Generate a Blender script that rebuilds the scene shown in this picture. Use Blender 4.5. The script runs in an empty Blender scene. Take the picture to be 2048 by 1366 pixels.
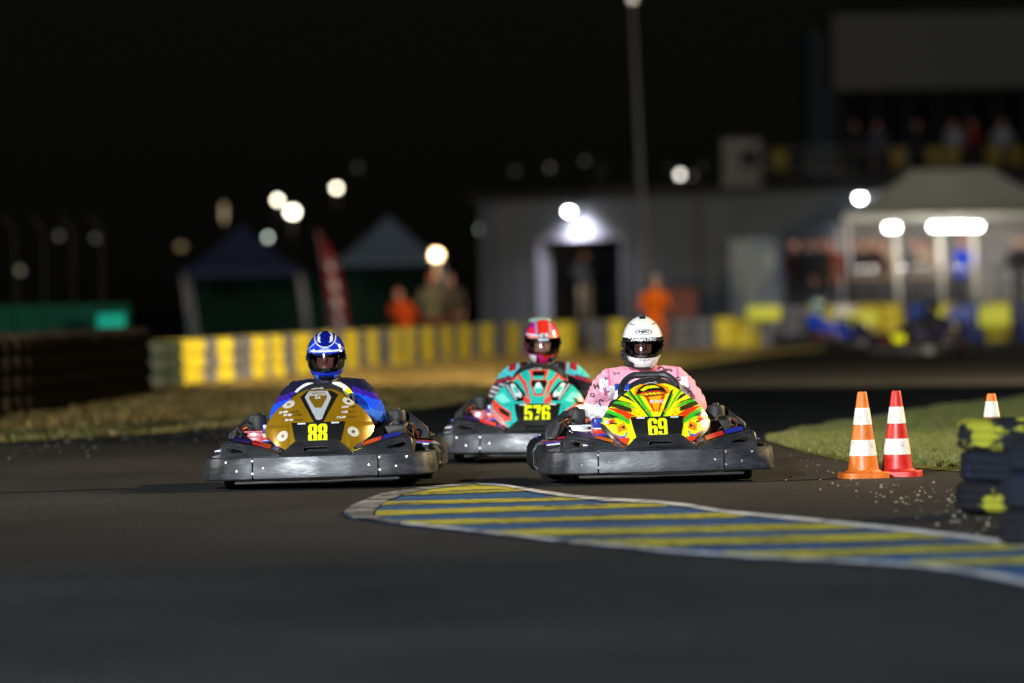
import bpy, bmesh, math, random
import numpy as np
from mathutils import Vector, Matrix, Euler
from mathutils.bvhtree import BVHTree

random.seed(7)
rng = np.random.default_rng(7)
R = math.radians
scene = bpy.context.scene
COL = scene.collection

# ------------------------------------------------------------------ camera
F_PX, CAM_H, Y_HOR, ROLL = 14400.0, 1.05, 594.6, 1.0
cam_data = bpy.data.cameras.new('camera')
cam = bpy.data.objects.new('camera', cam_data)
COL.objects.link(cam)
cam_data.sensor_width = 36.0
cam_data.lens = F_PX / 2048 * 36.0
cam_data.clip_start, cam_data.clip_end = 0.5, 3000
cam.matrix_world = (Matrix.Translation((0, 0, CAM_H))
                    @ Matrix.Rotation(math.pi / 2 - math.atan((683 - Y_HOR) / F_PX), 4, 'X')
                    @ Matrix.Rotation(R(-ROLL), 4, 'Z'))
cam_data.dof.use_dof = True
cam_data.dof.focus_distance = 40.5
cam_data.dof.aperture_fstop = 2.1
scene.camera = cam
CAM_M = cam.matrix_world.copy()

# ------------------------------------------------------------------ world, sun, exposure
world = bpy.data.worlds.new('World')
scene.world = world
world.use_nodes = True
wn, wl = world.node_tree.nodes, world.node_tree.links
wn.clear()
sky = wn.new('ShaderNodeTexSky')
sky.sky_type = 'NISHITA'
sky.sun_disc = False
sky.sun_elevation = R(35.0)
sky.sun_rotation = R(180)
bg = wn.new('ShaderNodeBackground')
bg.inputs['Strength'].default_value = 0.0004
wo = wn.new('ShaderNodeOutputWorld')
wl.new(sky.outputs[0], bg.inputs[0])
wl.new(bg.outputs[0], wo.inputs[0])

sun_d = bpy.data.lights.new('sun', 'SUN')
sun_d.energy = 0.07
sun_d.angle = R(2.0)
sun_d.color = (1.0, 0.93, 0.82)
sun = bpy.data.objects.new('sun', sun_d)
COL.objects.link(sun)
sun.rotation_euler = Vector((-0.35, 0.85, -0.35)).to_track_quat('-Z', 'Y').to_euler()

scene.view_settings.view_transform = 'Standard'
scene.view_settings.look = 'None'
scene.view_settings.exposure = 0.0
scene.view_settings.gamma = 1.0
scene.view_settings.use_curve_mapping = False
scene.cycles.use_denoising = True
scene.cycles.sample_clamp_indirect = 3.0
scene.cycles.max_bounces = 6
scene.cycles.transparent_max_bounces = 12

# ------------------------------------------------------------------ helpers
def PX(px, py, d):
    """photo pixel at depth d -> world point"""
    return CAM_M @ Vector(((px - 1024) / F_PX * d, -(py - 683) / F_PX * d, -d))

def GR(px, py, z=0.0):
    """photo pixel -> point on the plane z"""
    o = CAM_M.translation
    v = PX(px, py, 1.0) - o
    t = (z - o.z) / v.z
    return o + v * t

def BASE(px, d, z=0.0):
    """ground point under pixel column px at depth d"""
    p = PX(px, Y_HOR - (px - 1024) * math.tan(R(ROLL)), d)
    return Vector((p.x, p.y, z))

def S(r, g, b):
    f = lambda c: (c / 12.92 if c <= 0.04045 else ((c + 0.055) / 1.055) ** 2.4)
    return (f(r / 255), f(g / 255), f(b / 255), 1.0)

def tag(o, label=None, cat=None, group=None, kind=None):
    if label: o['label'] = label
    if cat: o['category'] = cat
    if group: o['group'] = group
    if kind: o['kind'] = kind
    return o

def empty(name, loc=(0, 0, 0), rot=(0, 0, 0)):
    o = bpy.data.objects.new(name, None)
    o.empty_display_size = 0.1
    COL.objects.link(o)
    o.location = loc
    o.rotation_euler = rot
    return o

def thing(name, label, cat, loc=(0, 0, 0), rot=(0, 0, 0), group=None):
    return tag(empty(name, loc, rot), label, cat, group)

def add(name, me, parent=None, loc=None, rot=None, mat=None):
    o = bpy.data.objects.new(name, me)
    COL.objects.link(o)
    if parent: o.parent = parent
    if loc is not None: o.location = loc
    if rot is not None: o.rotation_euler = rot
    return o

class MB:
    """collects shapes into one mesh"""
    def __init__(self):
        self.v, self.f, self.s = [], [], []
    def put(self, vs, fs, smooth=False):
        n = len(self.v)
        self.v += [tuple(p) for p in vs]
        self.f += [tuple(i + n for i in f) for f in fs]
        self.s += [smooth] * len(fs)
        return self
    def box(self, c, s, rot=None, bev=0.0):
        x, y, z = s[0] / 2, s[1] / 2, s[2] / 2
        if bev <= 0:
            vs = [(-x, -y, -z), (x, -y, -z), (x, y, -z), (-x, y, -z), (-x, -y, z), (x, -y, z), (x, y, z), (-x, y, z)]
            fs = [(0, 3, 2, 1), (4, 5, 6, 7), (0, 1, 5, 4), (1, 2, 6, 5), (2, 3, 7, 6), (3, 0, 4, 7)]
        else:
            bm = bmesh.new()
            bmesh.ops.create_cube(bm, size=1.0)
            bmesh.ops.scale(bm, vec=s, verts=bm.verts)
            bmesh.ops.bevel(bm, geom=bm.edges[:], offset=bev, segments=2, affect='EDGES', profile=0.6)
            bm.verts.ensure_lookup_table()
            vs = [v.co.copy() for v in bm.verts]
            bm.verts.index_update()
            fs = [[v.index for v in f.verts] for f in bm.faces]
            bm.free()
        M = Matrix.Translation(c) @ (Euler(rot).to_matrix().to_4x4() if rot is not None else Matrix())
        return self.put([M @ Vector(v) for v in vs], fs, bev > 0)
    def tube(self, pts, rad, seg=10, cap=True, ref=(1, 0, 0), smooth=True, round_ends=False):
        pts = [Vector(p) for p in pts]
        n = len(pts)
        if not isinstance(rad, (list, tuple)): rad = [rad] * n
        rad = [(r, r) if not isinstance(r, (list, tuple)) else r for r in rad]
        if round_ends:
            def ends(p, q, r):
                d = (p - q).normalized()
                m = min(r)
                out = []
                for a in (0.35, 0.7, 0.93):
                    k = math.sqrt(1 - a * a)
                    out.append((p + d * (m * a), (r[0] * k, r[1] * k)))
                return out
            a = ends(pts[0], pts[1], rad[0])[::-1]
            b = ends(pts[-1], pts[-2], rad[-1])
            pts = [x[0] for x in a] + pts + [x[0] for x in b]
            rad = [x[1] for x in a] + rad + [x[1] for x in b]
            n = len(pts)
        vs, fs = [], []
        u = None
        for i, p in enumerate(pts):
            t = (pts[min(i + 1, n - 1)] - pts[max(i - 1, 0)]).normalized()
            if u is None:
                u = Vector(ref)
                if abs(u.dot(t)) > 0.95: u = Vector((0, 0, 1)) if abs(t.z) < 0.9 else Vector((0, 1, 0))
            u = (u - t * u.dot(t)).normalized()
            w = t.cross(u)
            for k in range(seg):
                a = 2 * math.pi * k / seg
                vs.append(p + u * (math.cos(a) * rad[i][0]) + w * (math.sin(a) * rad[i][1]))
        for i in range(n - 1):
            for k in range(seg):
                fs.append((i * seg + k, i * seg + (k + 1) % seg, (i + 1) * seg + (k + 1) % seg, (i + 1) * seg + k))
        if cap:
            fs.append(tuple(range(seg))[::-1])
            fs.append(tuple((n - 1) * seg + k for k in range(seg)))
        return self.put(vs, fs, smooth)
    def lathe(self, prof, seg=24, c=(0, 0, 0), axis='Z', smooth=True, closed=False):
        vs, fs = [], []
        for (r, z) in prof:
            for k in range(seg):
                a = 2 * math.pi * k / seg
                x, y = r * math.cos(a), r * math.sin(a)
                p = (x, y, z) if axis == 'Z' else ((z, x, y) if axis == 'X' else (x, z, y))
                vs.append((p[0] + c[0], p[1] + c[1], p[2] + c[2]))
        n = len(prof)
        for i in range(n if closed else n - 1):
            j = (i + 1) % n
            for k in range(seg):
                fs.append((i * seg + k, i * seg + (k + 1) % seg, j * seg + (k + 1) % seg, j * seg + k))
        return self.put(vs, fs, smooth)
    def ball(self, c, r, seg=16, rings=10):
        r = r if isinstance(r, (tuple, list)) else (r, r, r)
        vs, fs = [], []
        for i in range(rings + 1):
            th = math.pi * i / rings
            for k in range(seg):
                a = 2 * math.pi * k / seg
                vs.append((c[0] + r[0] * math.sin(th) * math.cos(a), c[1] + r[1] * math.sin(th) * math.sin(a), c[2] - r[2] * math.cos(th)))
        for i in range(rings):
            for k in range(seg):
                fs.append((i * seg + k, i * seg + (k + 1) % seg, (i + 1) * seg + (k + 1) % seg, (i + 1) * seg + k))
        return self.put(vs, fs, True)
    def sweep(self, path, prof, closed=False, smooth=True):
        """profile (outward, up) swept along a horizontal path; outward is to the right of travel"""
        n, m = len(path), len(prof)
        vs, fs = [], []
        for i in range(n):
            a = Vector(path[(i - 1) % n] if closed else path[max(i - 1, 0)])
            b = Vector(path[(i + 1) % n] if closed else path[min(i + 1, n - 1)])
            t = (b - a); t.z = 0; t.normalize()
            nr = Vector((t.y, -t.x, 0))
            p = Vector(path[i])
            for (o, h) in prof:
                vs.append(p + nr * o + Vector((0, 0, h)))
        for i in range(n if closed else n - 1):
            j = (i + 1) % n
            for k in range(m):
                fs.append((i * m + k, j * m + k, j * m + (k + 1) % m, i * m + (k + 1) % m))
        if not closed:
            fs.append(tuple(range(m)))
            fs.append(tuple((n - 1) * m + k for k in range(m))[::-1])
        return self.put(vs, fs, smooth)
    def mesh(self, name, mat, auto=35):
        me = bpy.data.meshes.new(name)
        me.from_pydata(self.v, [], self.f)
        bm = bmesh.new()
        bm.from_mesh(me)
        bmesh.ops.recalc_face_normals(bm, faces=bm.faces)
        if auto:
            lim = R(auto)
            for e in bm.edges:
                if len(e.link_faces) == 2 and e.calc_face_angle(0) > lim: e.smooth = False
        bm.to_mesh(me)
        bm.free()
        if len(me.polygons) == len(self.s): me.polygons.foreach_set('use_smooth', self.s)
        if mat: me.materials.append(mat)
        me.update()
        return me
    def build(self, name, mat, parent=None, loc=None, rot=None, auto=35):
        return add(name, self.mesh(name, mat, auto), parent, loc, rot)

def plate2d(loops, depth, bevel, mat, name, to3d=None, res=2):
    """filled outlines (with holes) given a thickness; lies in local XZ, facing -Y"""
    cu = bpy.data.curves.new(name, 'CURVE')
    cu.dimensions = '2D'
    cu.fill_mode = 'BOTH'
    cu.extrude = max(depth / 2 - bevel, 0.0)
    cu.bevel_depth = bevel
    cu.bevel_resolution = res
    for lp in loops:
        sp = cu.splines.new('POLY')
        sp.points.add(len(lp) - 1)
        for p, q in zip(sp.points, lp): p.co = (q[0], q[1], 0, 1)
        sp.use_cyclic_u = True
    ob = bpy.data.objects.new(name, cu)
    COL.objects.link(ob)
    dg = bpy.context.evaluated_depsgraph_get()
    me = bpy.data.meshes.new_from_object(ob.evaluated_get(dg))
    bpy.data.objects.remove(ob)
    bpy.data.curves.remove(cu)
    for v in me.vertices:
        x, z, d = v.co
        v.co = to3d(x, z, -d) if to3d else (x, -d, z)
    me.materials.clear()
    me.materials.append(mat)
    return me

_txt = {}
def text_flat(s, off=0.0, shear=0.0):
    key = (s, off, shear)
    if key in _txt: return _txt[key]
    cu = bpy.data.curves.new('text', 'FONT')
    cu.body = s
    cu.size = 1.0
    cu.offset = off
    cu.shear = shear
    cu.align_x, cu.align_y = 'CENTER', 'CENTER'
    cu.resolution_u = 3
    ob = bpy.data.objects.new('text', cu)
    COL.objects.link(ob)
    dg = bpy.context.evaluated_depsgraph_get()
    me = bpy.data.meshes.new_from_object(ob.evaluated_get(dg))
    vs = np.array([v.co[:2] for v in me.vertices])
    fs = [tuple(p.vertices) for p in me.polygons]
    bpy.data.meshes.remove(me)
    bpy.data.objects.remove(ob)
    bpy.data.curves.remove(cu)
    lo, hi = vs.min(0), vs.max(0)
    vs = (vs - (lo + hi) / 2) / (hi - lo)
    _txt[key] = (vs, fs)
    return _txt[key]

def project_text(name, s, cx, cz, w, h, bvh, mat, parent, rot=0.0, off=0.0, shear=0.0, lift=0.0025):
    """lettering of size w x h centred at (x, z) laid on a surface by rays along +Y"""
    vs, fs = text_flat(s, off, shear)
    c, sn = math.cos(rot), math.sin(rot)
    out = []
    ly = None
    for (a, b) in vs:
        x, z = cx + a * w * c - b * h * sn, cz + a * w * sn + b * h * c
        hit = bvh.ray_cast(Vector((x, -3, z)), Vector((0, 1, 0)))
        y = hit[0].y if hit[0] is not None else ly
        if y is None: y = 0.0
        ly = y
        out.append((x, y - lift, z))
    me = bpy.data.meshes.new(name)
    me.from_pydata(out, [], fs)
    me.materials.append(mat)
    return add(name, me, parent)

def project_poly(name, pts, bvh, mat, parent, lift=0.002, n=14):
    """a filled outline laid on a surface: clipped grid cells"""
    pts = np.array(pts)
    lo, hi = pts.min(0), pts.max(0)
    vs, fs, idx = [], [], {}
    st = max(hi - lo) / n
    nx, nz = int((hi[0] - lo[0]) / st) + 1, int((hi[1] - lo[1]) / st) + 1
    def vert(i, k):
        if (i, k) not in idx:
            x, z = lo[0] + i * st, lo[1] + k * st
            h = bvh.ray_cast(Vector((x, -3, z)), Vector((0, 1, 0)))
            if h[0] is None: return None
            idx[(i, k)] = len(vs)
            vs.append((x, h[0].y - lift, z))
        return idx[(i, k)]
    for i in range(nx):
        for k in range(nz):
            c = np.array([[lo[0] + (i + .5) * st, lo[1] + (k + .5) * st]])
            if inpoly(c[:, 0], c[:, 1], pts)[0]:
                q = [vert(i, k), vert(i + 1, k), vert(i + 1, k + 1), vert(i, k + 1)]
                if None not in q: fs.append(q)
    me = bpy.data.meshes.new(name)
    me.from_pydata(vs, [], fs)
    me.materials.append(mat)
    return add(name, me, parent)

def inpoly(x, y, poly):
    poly = np.asarray(poly, float)
    ins = np.zeros(x.shape, bool)
    j = len(poly) - 1
    for i in range(len(poly)):
        xi, yi = poly[i]; xj, yj = poly[j]
        if yi != yj:
            cond = ((yi > y) != (yj > y)) & (x < (xj - xi) * (y - yi) / (yj - yi) + xi)
            ins ^= cond
        j = i
    return ins

def set_col(me, arr):
    a = me.color_attributes.new('Col', 'FLOAT_COLOR', 'POINT')
    a.data.foreach_set('color', np.asarray(arr, np.float32).ravel())

# ------------------------------------------------------------------ materials
_mats = {}
def mat(name, base=(0.5, 0.5, 0.5, 1), rough=0.5, metal=0.0, var=0.15, vs=6.0, bump=0.0, bs=60.0, coat=0.0,
        attr=False, spec=0.5, rvar=0.1, dirt=0.0, dirtcol=(0.05, 0.045, 0.04, 1), sheen=0.0, emit=0.0, stretch=None):
    if name in _mats: return _mats[name]
    m = bpy.data.materials.new(name)
    m.use_nodes = True
    nt = m.node_tree
    n, l = nt.nodes, nt.links
    b = n['Principled BSDF']
    tc = n.new('ShaderNodeTexCoord')
    nz = n.new('ShaderNodeTexNoise')
    nz.inputs['Scale'].default_value = vs
    nz.inputs['Detail'].default_value = 6
    vec = tc.outputs['Object']
    if stretch:
        mp = n.new('ShaderNodeMapping'); mp.inputs['Scale'].default_value = stretch
        l.new(vec, mp.inputs[0]); vec = mp.outputs[0]
    l.new(vec, nz.inputs['Vector'])
    if attr:
        src = n.new('ShaderNodeAttribute')
        src.attribute_name = 'Col'
        col = src.outputs['Color']
    else:
        src = n.new('ShaderNodeRGB')
        src.outputs[0].default_value = base
        col = src.outputs[0]
    mr = n.new('ShaderNodeMapRange')
    mr.inputs['From Min'].default_value, mr.inputs['From Max'].default_value = 0.3, 0.7
    mr.inputs['To Min'].default_value, mr.inputs['To Max'].default_value = 1 - var, 1 + var
    l.new(nz.outputs['Fac'], mr.inputs['Value'])
    mul = n.new('ShaderNodeVectorMath'); mul.operation = 'MULTIPLY'
    l.new(col, mul.inputs[0]); l.new(mr.outputs[0], mul.inputs[1])
    out = mul.outputs[0]
    if dirt > 0:
        nd = n.new('ShaderNodeTexNoise')
        nd.inputs['Scale'].default_value = vs * 3.1
        nd.inputs['Detail'].default_value = 8
        nd.inputs['Roughness'].default_value = 0.7
        l.new(vec, nd.inputs['Vector'])
        rp = n.new('ShaderNodeMapRange')
        rp.inputs['From Min'].default_value, rp.inputs['From Max'].default_value = 0.52, 0.68
        rp.inputs['To Max'].default_value = dirt
        l.new(nd.outputs['Fac'], rp.inputs['Value'])
        mx = n.new('ShaderNodeMix'); mx.data_type = 'RGBA'
        l.new(rp.outputs[0], mx.inputs[0]); l.new(out, mx.inputs[6])
        mx.inputs[7].default_value = dirtcol
        out = mx.outputs[2]
    l.new(out, b.inputs['Base Color'])
    b.inputs['Metallic'].default_value = metal
    b.inputs['Specular IOR Level'].default_value = spec
    b.inputs['Coat Weight'].default_value = coat
    b.inputs['Coat Roughness'].default_value = 0.06
    if sheen: b.inputs['Sheen Weight'].default_value = sheen
    if emit:
        l.new(out, b.inputs['Emission Color'])
        b.inputs['Emission Strength'].default_value = emit
    rr = n.new('ShaderNodeMapRange')
    rr.inputs['From Min'].default_value, rr.inputs['From Max'].default_value = 0.3, 0.7
    rr.inputs['To Min'].default_value, rr.inputs['To Max'].default_value = max(rough - rvar, 0.02), min(rough + rvar, 1)
    l.new(nz.outputs['Fac'], rr.inputs['Value'])
    l.new(rr.outputs[0], b.inputs['Roughness'])
    if bump > 0:
        nb = n.new('ShaderNodeTexNoise')
        nb.inputs['Scale'].default_value = bs
        nb.inputs['Detail'].default_value = 5
        l.new(vec, nb.inputs['Vector'])
        bp = n.new('ShaderNodeBump')
        bp.inputs['Strength'].default_value = min(bump, 1.0)
        bp.inputs['Distance'].default_value = 0.02
        l.new(nb.outputs['Fac'], bp.inputs['Height'])
        l.new(bp.outputs[0], b.inputs['Normal'])
    _mats[name] = m
    return m

def emitter(name, color, strength):
    if name in _mats: return _mats[name]
    m = bpy.data.materials.new(name)
    m.use_nodes = True
    b = m.node_tree.nodes['Principled BSDF']
    b.inputs['Base Color'].default_value = (0.8, 0.8, 0.8, 1)
    b.inputs['Emission Color'].default_value = (*color, 1)
    b.inputs['Emission Strength'].default_value = strength
    _mats[name] = m
    return m

def worn_paint(name, color, amount, under=(0.035, 0.036, 0.038, 1)):
    """road paint with the asphalt grain showing through"""
    m = bpy.data.materials.new(name)
    m.use_nodes = True
    n, l = m.node_tree.nodes, m.node_tree.links
    b = n['Principled BSDF']
    g = n.new('ShaderNodeNewGeometry')
    def noise(sc, det):
        t = n.new('ShaderNodeTexNoise'); t.inputs['Scale'].default_value = sc; t.inputs['Detail'].default_value = det
        t.inputs['Roughness'].default_value = 0.7
        l.new(g.outputs['Position'], t.inputs['Vector']); return t
    a, c = noise(2.6, 8), noise(11.0, 6)
    mapn = n.new('ShaderNodeMapping')
    mapn.inputs['Scale'].default_value = (0.6, 1.5, 1)
    l.new(g.outputs['Position'], mapn.inputs[0])
    l.new(mapn.outputs[0], a.inputs['Vector'])
    s = n.new('ShaderNodeMath'); s.operation = 'MULTIPLY_ADD'
    l.new(a.outputs['Fac'], s.inputs[0]); s.inputs[1].default_value = 1.3
    l.new(c.outputs['Fac'], s.inputs[2])
    r = n.new('ShaderNodeMapRange')
    r.inputs['From Min'].default_value, r.inputs['From Max'].default_value = 1.45 - amount, 1.45 - amount + 0.16
    l.new(s.outputs[0], r.inputs['Value'])
    mx = n.new('ShaderNodeMix'); mx.data_type = 'RGBA'
    l.new(r.outputs[0], mx.inputs[0])
    mx.inputs[6].default_value = color
    mx.inputs[7].default_value = under
    l.new(mx.outputs[2], b.inputs['Base Color'])
    b.inputs['Roughness'].default_value = 0.6
    bp = n.new('ShaderNodeBump'); bp.inputs['Strength'].default_value = 0.6; bp.inputs['Distance'].default_value = 0.006
    l.new(c.outputs['Fac'], bp.inputs['Height']); l.new(bp.outputs[0], b.inputs['Normal'])
    return m

M_PLASTIC = mat('black_plastic', (0.021, 0.023, 0.027, 1), 0.38, var=0.3, vs=9, bump=0.08, bs=90, dirt=0.35, dirtcol=(0.07, 0.074, 0.08, 1), rvar=0.14)
M_BELT = mat('bumper_belt', (0.020, 0.022, 0.027, 1), 0.43, var=0.35, vs=5, bump=0.06, bs=30, dirt=0.6, dirtcol=(0.085, 0.09, 0.102, 1), rvar=0.14, spec=0.6, stretch=(1.0, 1.0, 3.2))
M_MATT = mat('matt_black', (0.014, 0.014, 0.015, 1), 0.6, var=0.3)
M_RUBBER = mat('kart_rubber', (0.012, 0.012, 0.012, 1), 0.75, var=0.3, bump=0.4)
M_STEEL = mat('steel', (0.35, 0.35, 0.36, 1), 0.32, metal=1.0, dirt=0.5)
M_ALU = mat('cast_aluminium', (0.5, 0.5, 0.5, 1), 0.4, metal=1.0, dirt=0.4)
M_RED = mat('engine_red', S(190, 20, 45), 0.3, coat=0.4, dirt=0.3)
M_BLUE = mat('sticker_blue', S(35, 50, 170), 0.3)
M_ORED = mat('sticker_red', S(215, 50, 35), 0.3)
M_WHITE = mat('sticker_white', (0.75, 0.75, 0.75, 1), 0.35, var=0.05)
M_BLACKPRINT = mat('black_print', (0.012, 0.012, 0.012, 1), 0.4)
M_LIME = mat('number_yellow', S(238, 250, 20), 0.4, var=0.03)
M_LIVERY = mat('livery_paint', attr=True, rough=0.28, coat=0.6, var=0.05, rvar=0.06, dirt=0.12)
M_GOLD = mat('gold_paint', attr=True, rough=0.30, metal=0.35, coat=0.5, var=0.08, rvar=0.08, dirt=0.1)
M_SUIT = mat('suit_cloth', attr=True, rough=0.8, spec=0.15, var=0.08, vs=12, bump=0.6, bs=16, sheen=0.03, rvar=0.08)
M_HELMET = mat('helmet_shell', attr=True, rough=0.12, coat=1.0, var=0.03, rvar=0.03)
M_ORANGE = mat('cone_orange', S(230, 118, 36), 0.45, var=0.12, vs=9, dirt=0.55, dirtcol=S(120, 62, 28))
M_CRED = mat('cone_red', S(205, 40, 30), 0.42, var=0.12, vs=9, dirt=0.5, dirtcol=S(100, 30, 24))
M_CWHITE = mat('cone_white', S(235, 232, 220), 0.5, var=0.06, vs=9, dirt=0.75, dirtcol=S(165, 125, 95))
# ------------------------------------------------------------------ ground
def asphalt_mat(name, base, patch):
    m = bpy.data.materials.new(name)
    m.use_nodes = True
    n, l = m.node_tree.nodes, m.node_tree.links
    b = n['Principled BSDF']
    g = n.new('ShaderNodeNewGeometry')
    def noise(sc, det, scale=None, rough=0.6):
        t = n.new('ShaderNodeTexNoise'); t.inputs['Scale'].default_value = sc; t.inputs['Detail'].default_value = det
        t.inputs['Roughness'].default_value = rough
        if scale:
            mp = n.new('ShaderNodeMapping'); mp.inputs['Scale'].default_value = scale
            l.new(g.outputs['Position'], mp.inputs[0]); l.new(mp.outputs[0], t.inputs['Vector'])
        else: l.new(g.outputs['Position'], t.inputs['Vector'])
        return t
    big, grain, streak = noise(0.35, 5), noise(16, 5, (3.0, 0.20, 1), 0.85), noise(0.6, 7, (1.0, 0.35, 1))
    r = n.new('ShaderNodeMapRange')
    r.inputs['From Min'].default_value, r.inputs['From Max'].default_value = 0.3, 0.7
    r.inputs['To Min'].default_value, r.inputs['To Max'].default_value = 1 - patch, 1 + patch
    l.new(streak.outputs['Fac'], r.inputs['Value'])
    r2 = n.new('ShaderNodeMapRange')
    r2.inputs['From Min'].default_value, r2.inputs['From Max'].default_value = 0.3, 0.72
    r2.inputs['To Min'].default_value, r2.inputs['To Max'].default_value = 0.25, 2.0
    l.new(grain.outputs['Fac'], r2.inputs['Value'])
    mu = n.new('ShaderNodeMath'); mu.operation = 'MULTIPLY'
    l.new(r.outputs[0], mu.inputs[0]); l.new(r2.outputs[0], mu.inputs[1])
    r3 = n.new('ShaderNodeMapRange')
    r3.inputs['From Min'].default_value, r3.inputs['From Max'].default_value = 0.3, 0.7
    r3.inputs['To Min'].default_value, r3.inputs['To Max'].default_value = 0.8, 1.2
    l.new(big.outputs['Fac'], r3.inputs['Value'])
    mu2 = n.new('ShaderNodeMath'); mu2.operation = 'MULTIPLY'
    l.new(mu.outputs[0], mu2.inputs[0]); l.new(r3.outputs[0], mu2.inputs[1])
    v = n.new('ShaderNodeVectorMath'); v.operation = 'SCALE'
    v.inputs[0].default_value = base
    l.new(mu2.outputs[0], v.inputs['Scale'])
    l.new(v.outputs[0], b.inputs['Base Color'])
    b.inputs['Roughness'].default_value = 0.72
    b.inputs['Specular IOR Level'].default_value = 0.15
    bp = n.new('ShaderNodeBump'); bp.inputs['Strength'].default_value = 0.55; bp.inputs['Distance'].default_value = 0.004
    l.new(grain.outputs['Fac'], bp.inputs['Height']); l.new(bp.outputs[0], b.inputs['Normal'])
    return m

M_ASPH = asphalt_mat('asphalt', (0.0225, 0.0230, 0.0245), 0.34)
M_PADDOCK = asphalt_mat('paddock_asphalt', (0.035, 0.035, 0.035), 0.2)

me = bpy.data.meshes.new('road')
me.from_pydata([(-900, -60, 0), (900, -60, 0), (900, 1600, 0), (-900, 1600, 0)], [], [(0, 1, 2, 3)])
me.materials.append(M_ASPH)
tag(add('road', me), 'dark worn race track asphalt under the karts', kind='structure')

def ground_mat(name, c1, c2, c3, sc=1.2):
    m = bpy.data.materials.new(name)
    m.use_nodes = True
    n, l = m.node_tree.nodes, m.node_tree.links
    b = n['Principled BSDF']
    g = n.new('ShaderNodeNewGeometry')
    t = n.new('ShaderNodeTexNoise'); t.inputs['Scale'].default_value = sc; t.inputs['Detail'].default_value = 8
    t.inputs['Roughness'].default_value = 0.68
    l.new(g.outputs['Position'], t.inputs['Vector'])
    cr = n.new('ShaderNodeValToRGB')
    e = cr.color_ramp.elements
    e[0].position, e[0].color = 0.33, c1
    e[1].position, e[1].color = 0.66, c3
    k = e.new(0.5); k.color = c2
    l.new(t.outputs['Fac'], cr.inputs[0])
    l.new(cr.outputs[0], b.inputs['Base Color'])
    b.inputs['Roughness'].default_value = 0.95
    b.inputs['Specular IOR Level'].default_value = 0.1
    t2 = n.new('ShaderNodeTexNoise'); t2.inputs['Scale'].default_value = 28; t2.inputs['Detail'].default_value = 4
    l.new(g.outputs['Position'], t2.inputs['Vector'])
    bp = n.new('ShaderNodeBump'); bp.inputs['Strength'].default_value = 0.9; bp.inputs['Distance'].default_value = 0.05
    l.new(t2.outputs['Fac'], bp.inputs['Height']); l.new(bp.outputs[0], b.inputs['Normal'])
    return m

M_DIRT = ground_mat('dry_verge', (0.14, 0.085, 0.022, 1), (0.19, 0.125, 0.035, 1), (0.24, 0.17, 0.055, 1))
M_TURF = ground_mat('turf', (0.065, 0.08, 0.018, 1), (0.10, 0.11, 0.028, 1), (0.17, 0.14, 0.045, 1), 2.0)

def resample(pts, n):
    pts = [Vector(p) for p in pts]
    L = [0]
    for a, b in zip(pts, pts[1:]): L.append(L[-1] + (b - a).length)
    out = []
    for i in range(n):
        s = L[-1] * i / (n - 1)
        k = max(j for j in range(len(L)) if L[j] <= s + 1e-9)
        k = min(k, len(pts) - 2)
        u = (s - L[k]) / max(L[k + 1] - L[k], 1e-9)
        out.append(pts[k].lerp(pts[k + 1], u))
    return out

def sheet(name, near, far, m, nu=60, nv=14, rise=0.03, base=0.004, label=None, amp=0.02, rises=None):
    A, B = resample(near, nu), resample(far, nu)
    vs, fs = [], []
    for i in range(nu):
        for j in range(nv):
            t = j / (nv - 1)
            p = A[i].lerp(B[i], t)
            rs = rises(p, t) if rises else rise * min(1, t * nv / 2)
            vs.append((p.x, p.y, base + rs + (amp * (random.random() - .5) if 0 < j < nv - 1 else 0)))
    for i in range(nu - 1):
        for j in range(nv - 1):
            a = i * nv + j
            fs.append((a, a + nv, a + nv + 1, a + 1))
    me = bpy.data.meshes.new(name)
    me.from_pydata(vs, [], fs)
    me.polygons.foreach_set('use_smooth', [True] * len(fs))
    me.materials.append(m)
    return tag(add(name, me), label, kind='structure'), vs

# left / far verge: from the track edge back past the tyre wall
edge = [GR(-900, 985), GR(-300, 915), GR(0, 887), GR(300, 870), GR(450, 857), GR(660, 838), GR(870, 816), GR(1020, 792), GR(1170, 767),
        GR(1340, 738), GR(1560, 707), GR(1740, 693)]
grass_in = [GR(-900, 962), GR(-300, 894), GR(0, 866), GR(300, 851), GR(450, 840), GR(660, 823), GR(870, 802), GR(1020, 771), GR(1170, 751),
            GR(1340, 726), GR(1560, 700), GR(1740, 690)]
back = [Vector((-26, 70, 0)), Vector((-9, 78, 0)), Vector((-5.9, 88, 0)), Vector((-4.9, 96, 0)), Vector((-4.3, 102, 0)), Vector((-3.5, 110, 0)), Vector((-2.0, 121, 0)),
        Vector((-1.0, 133, 0)), Vector((0.4, 137, 0)), Vector((3.0, 141, 0)), Vector((5.2, 146, 0)), Vector((7.5, 148, 0))]
sheet('grass_verge', edge, grass_in, M_TURF, 80, 6, 0.03, label='green grass strip along the track edge')
vg, vgv = sheet('dirt_verge', grass_in, back, M_DIRT, 80, 26, 0.0, base=0.034, amp=0.03, label='dry brown verge in front of the striped tyre wall')
# infield grass on the right
inf_near = [GR(1532, 883), GR(1600, 904), GR(1700, 925), GR(1900, 943), GR(2100, 958), GR(2500, 985)]
inf_far = [GR(1538, 880), GR(1620, 864), GR(1700, 849), GR(1880, 820), GR(2100, 793), GR(2500, 760)]
_, infv = sheet('grass_infield', inf_near, inf_far, M_TURF, 60, 20, 0.02, label='mown grass infield beside the cones')
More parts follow.
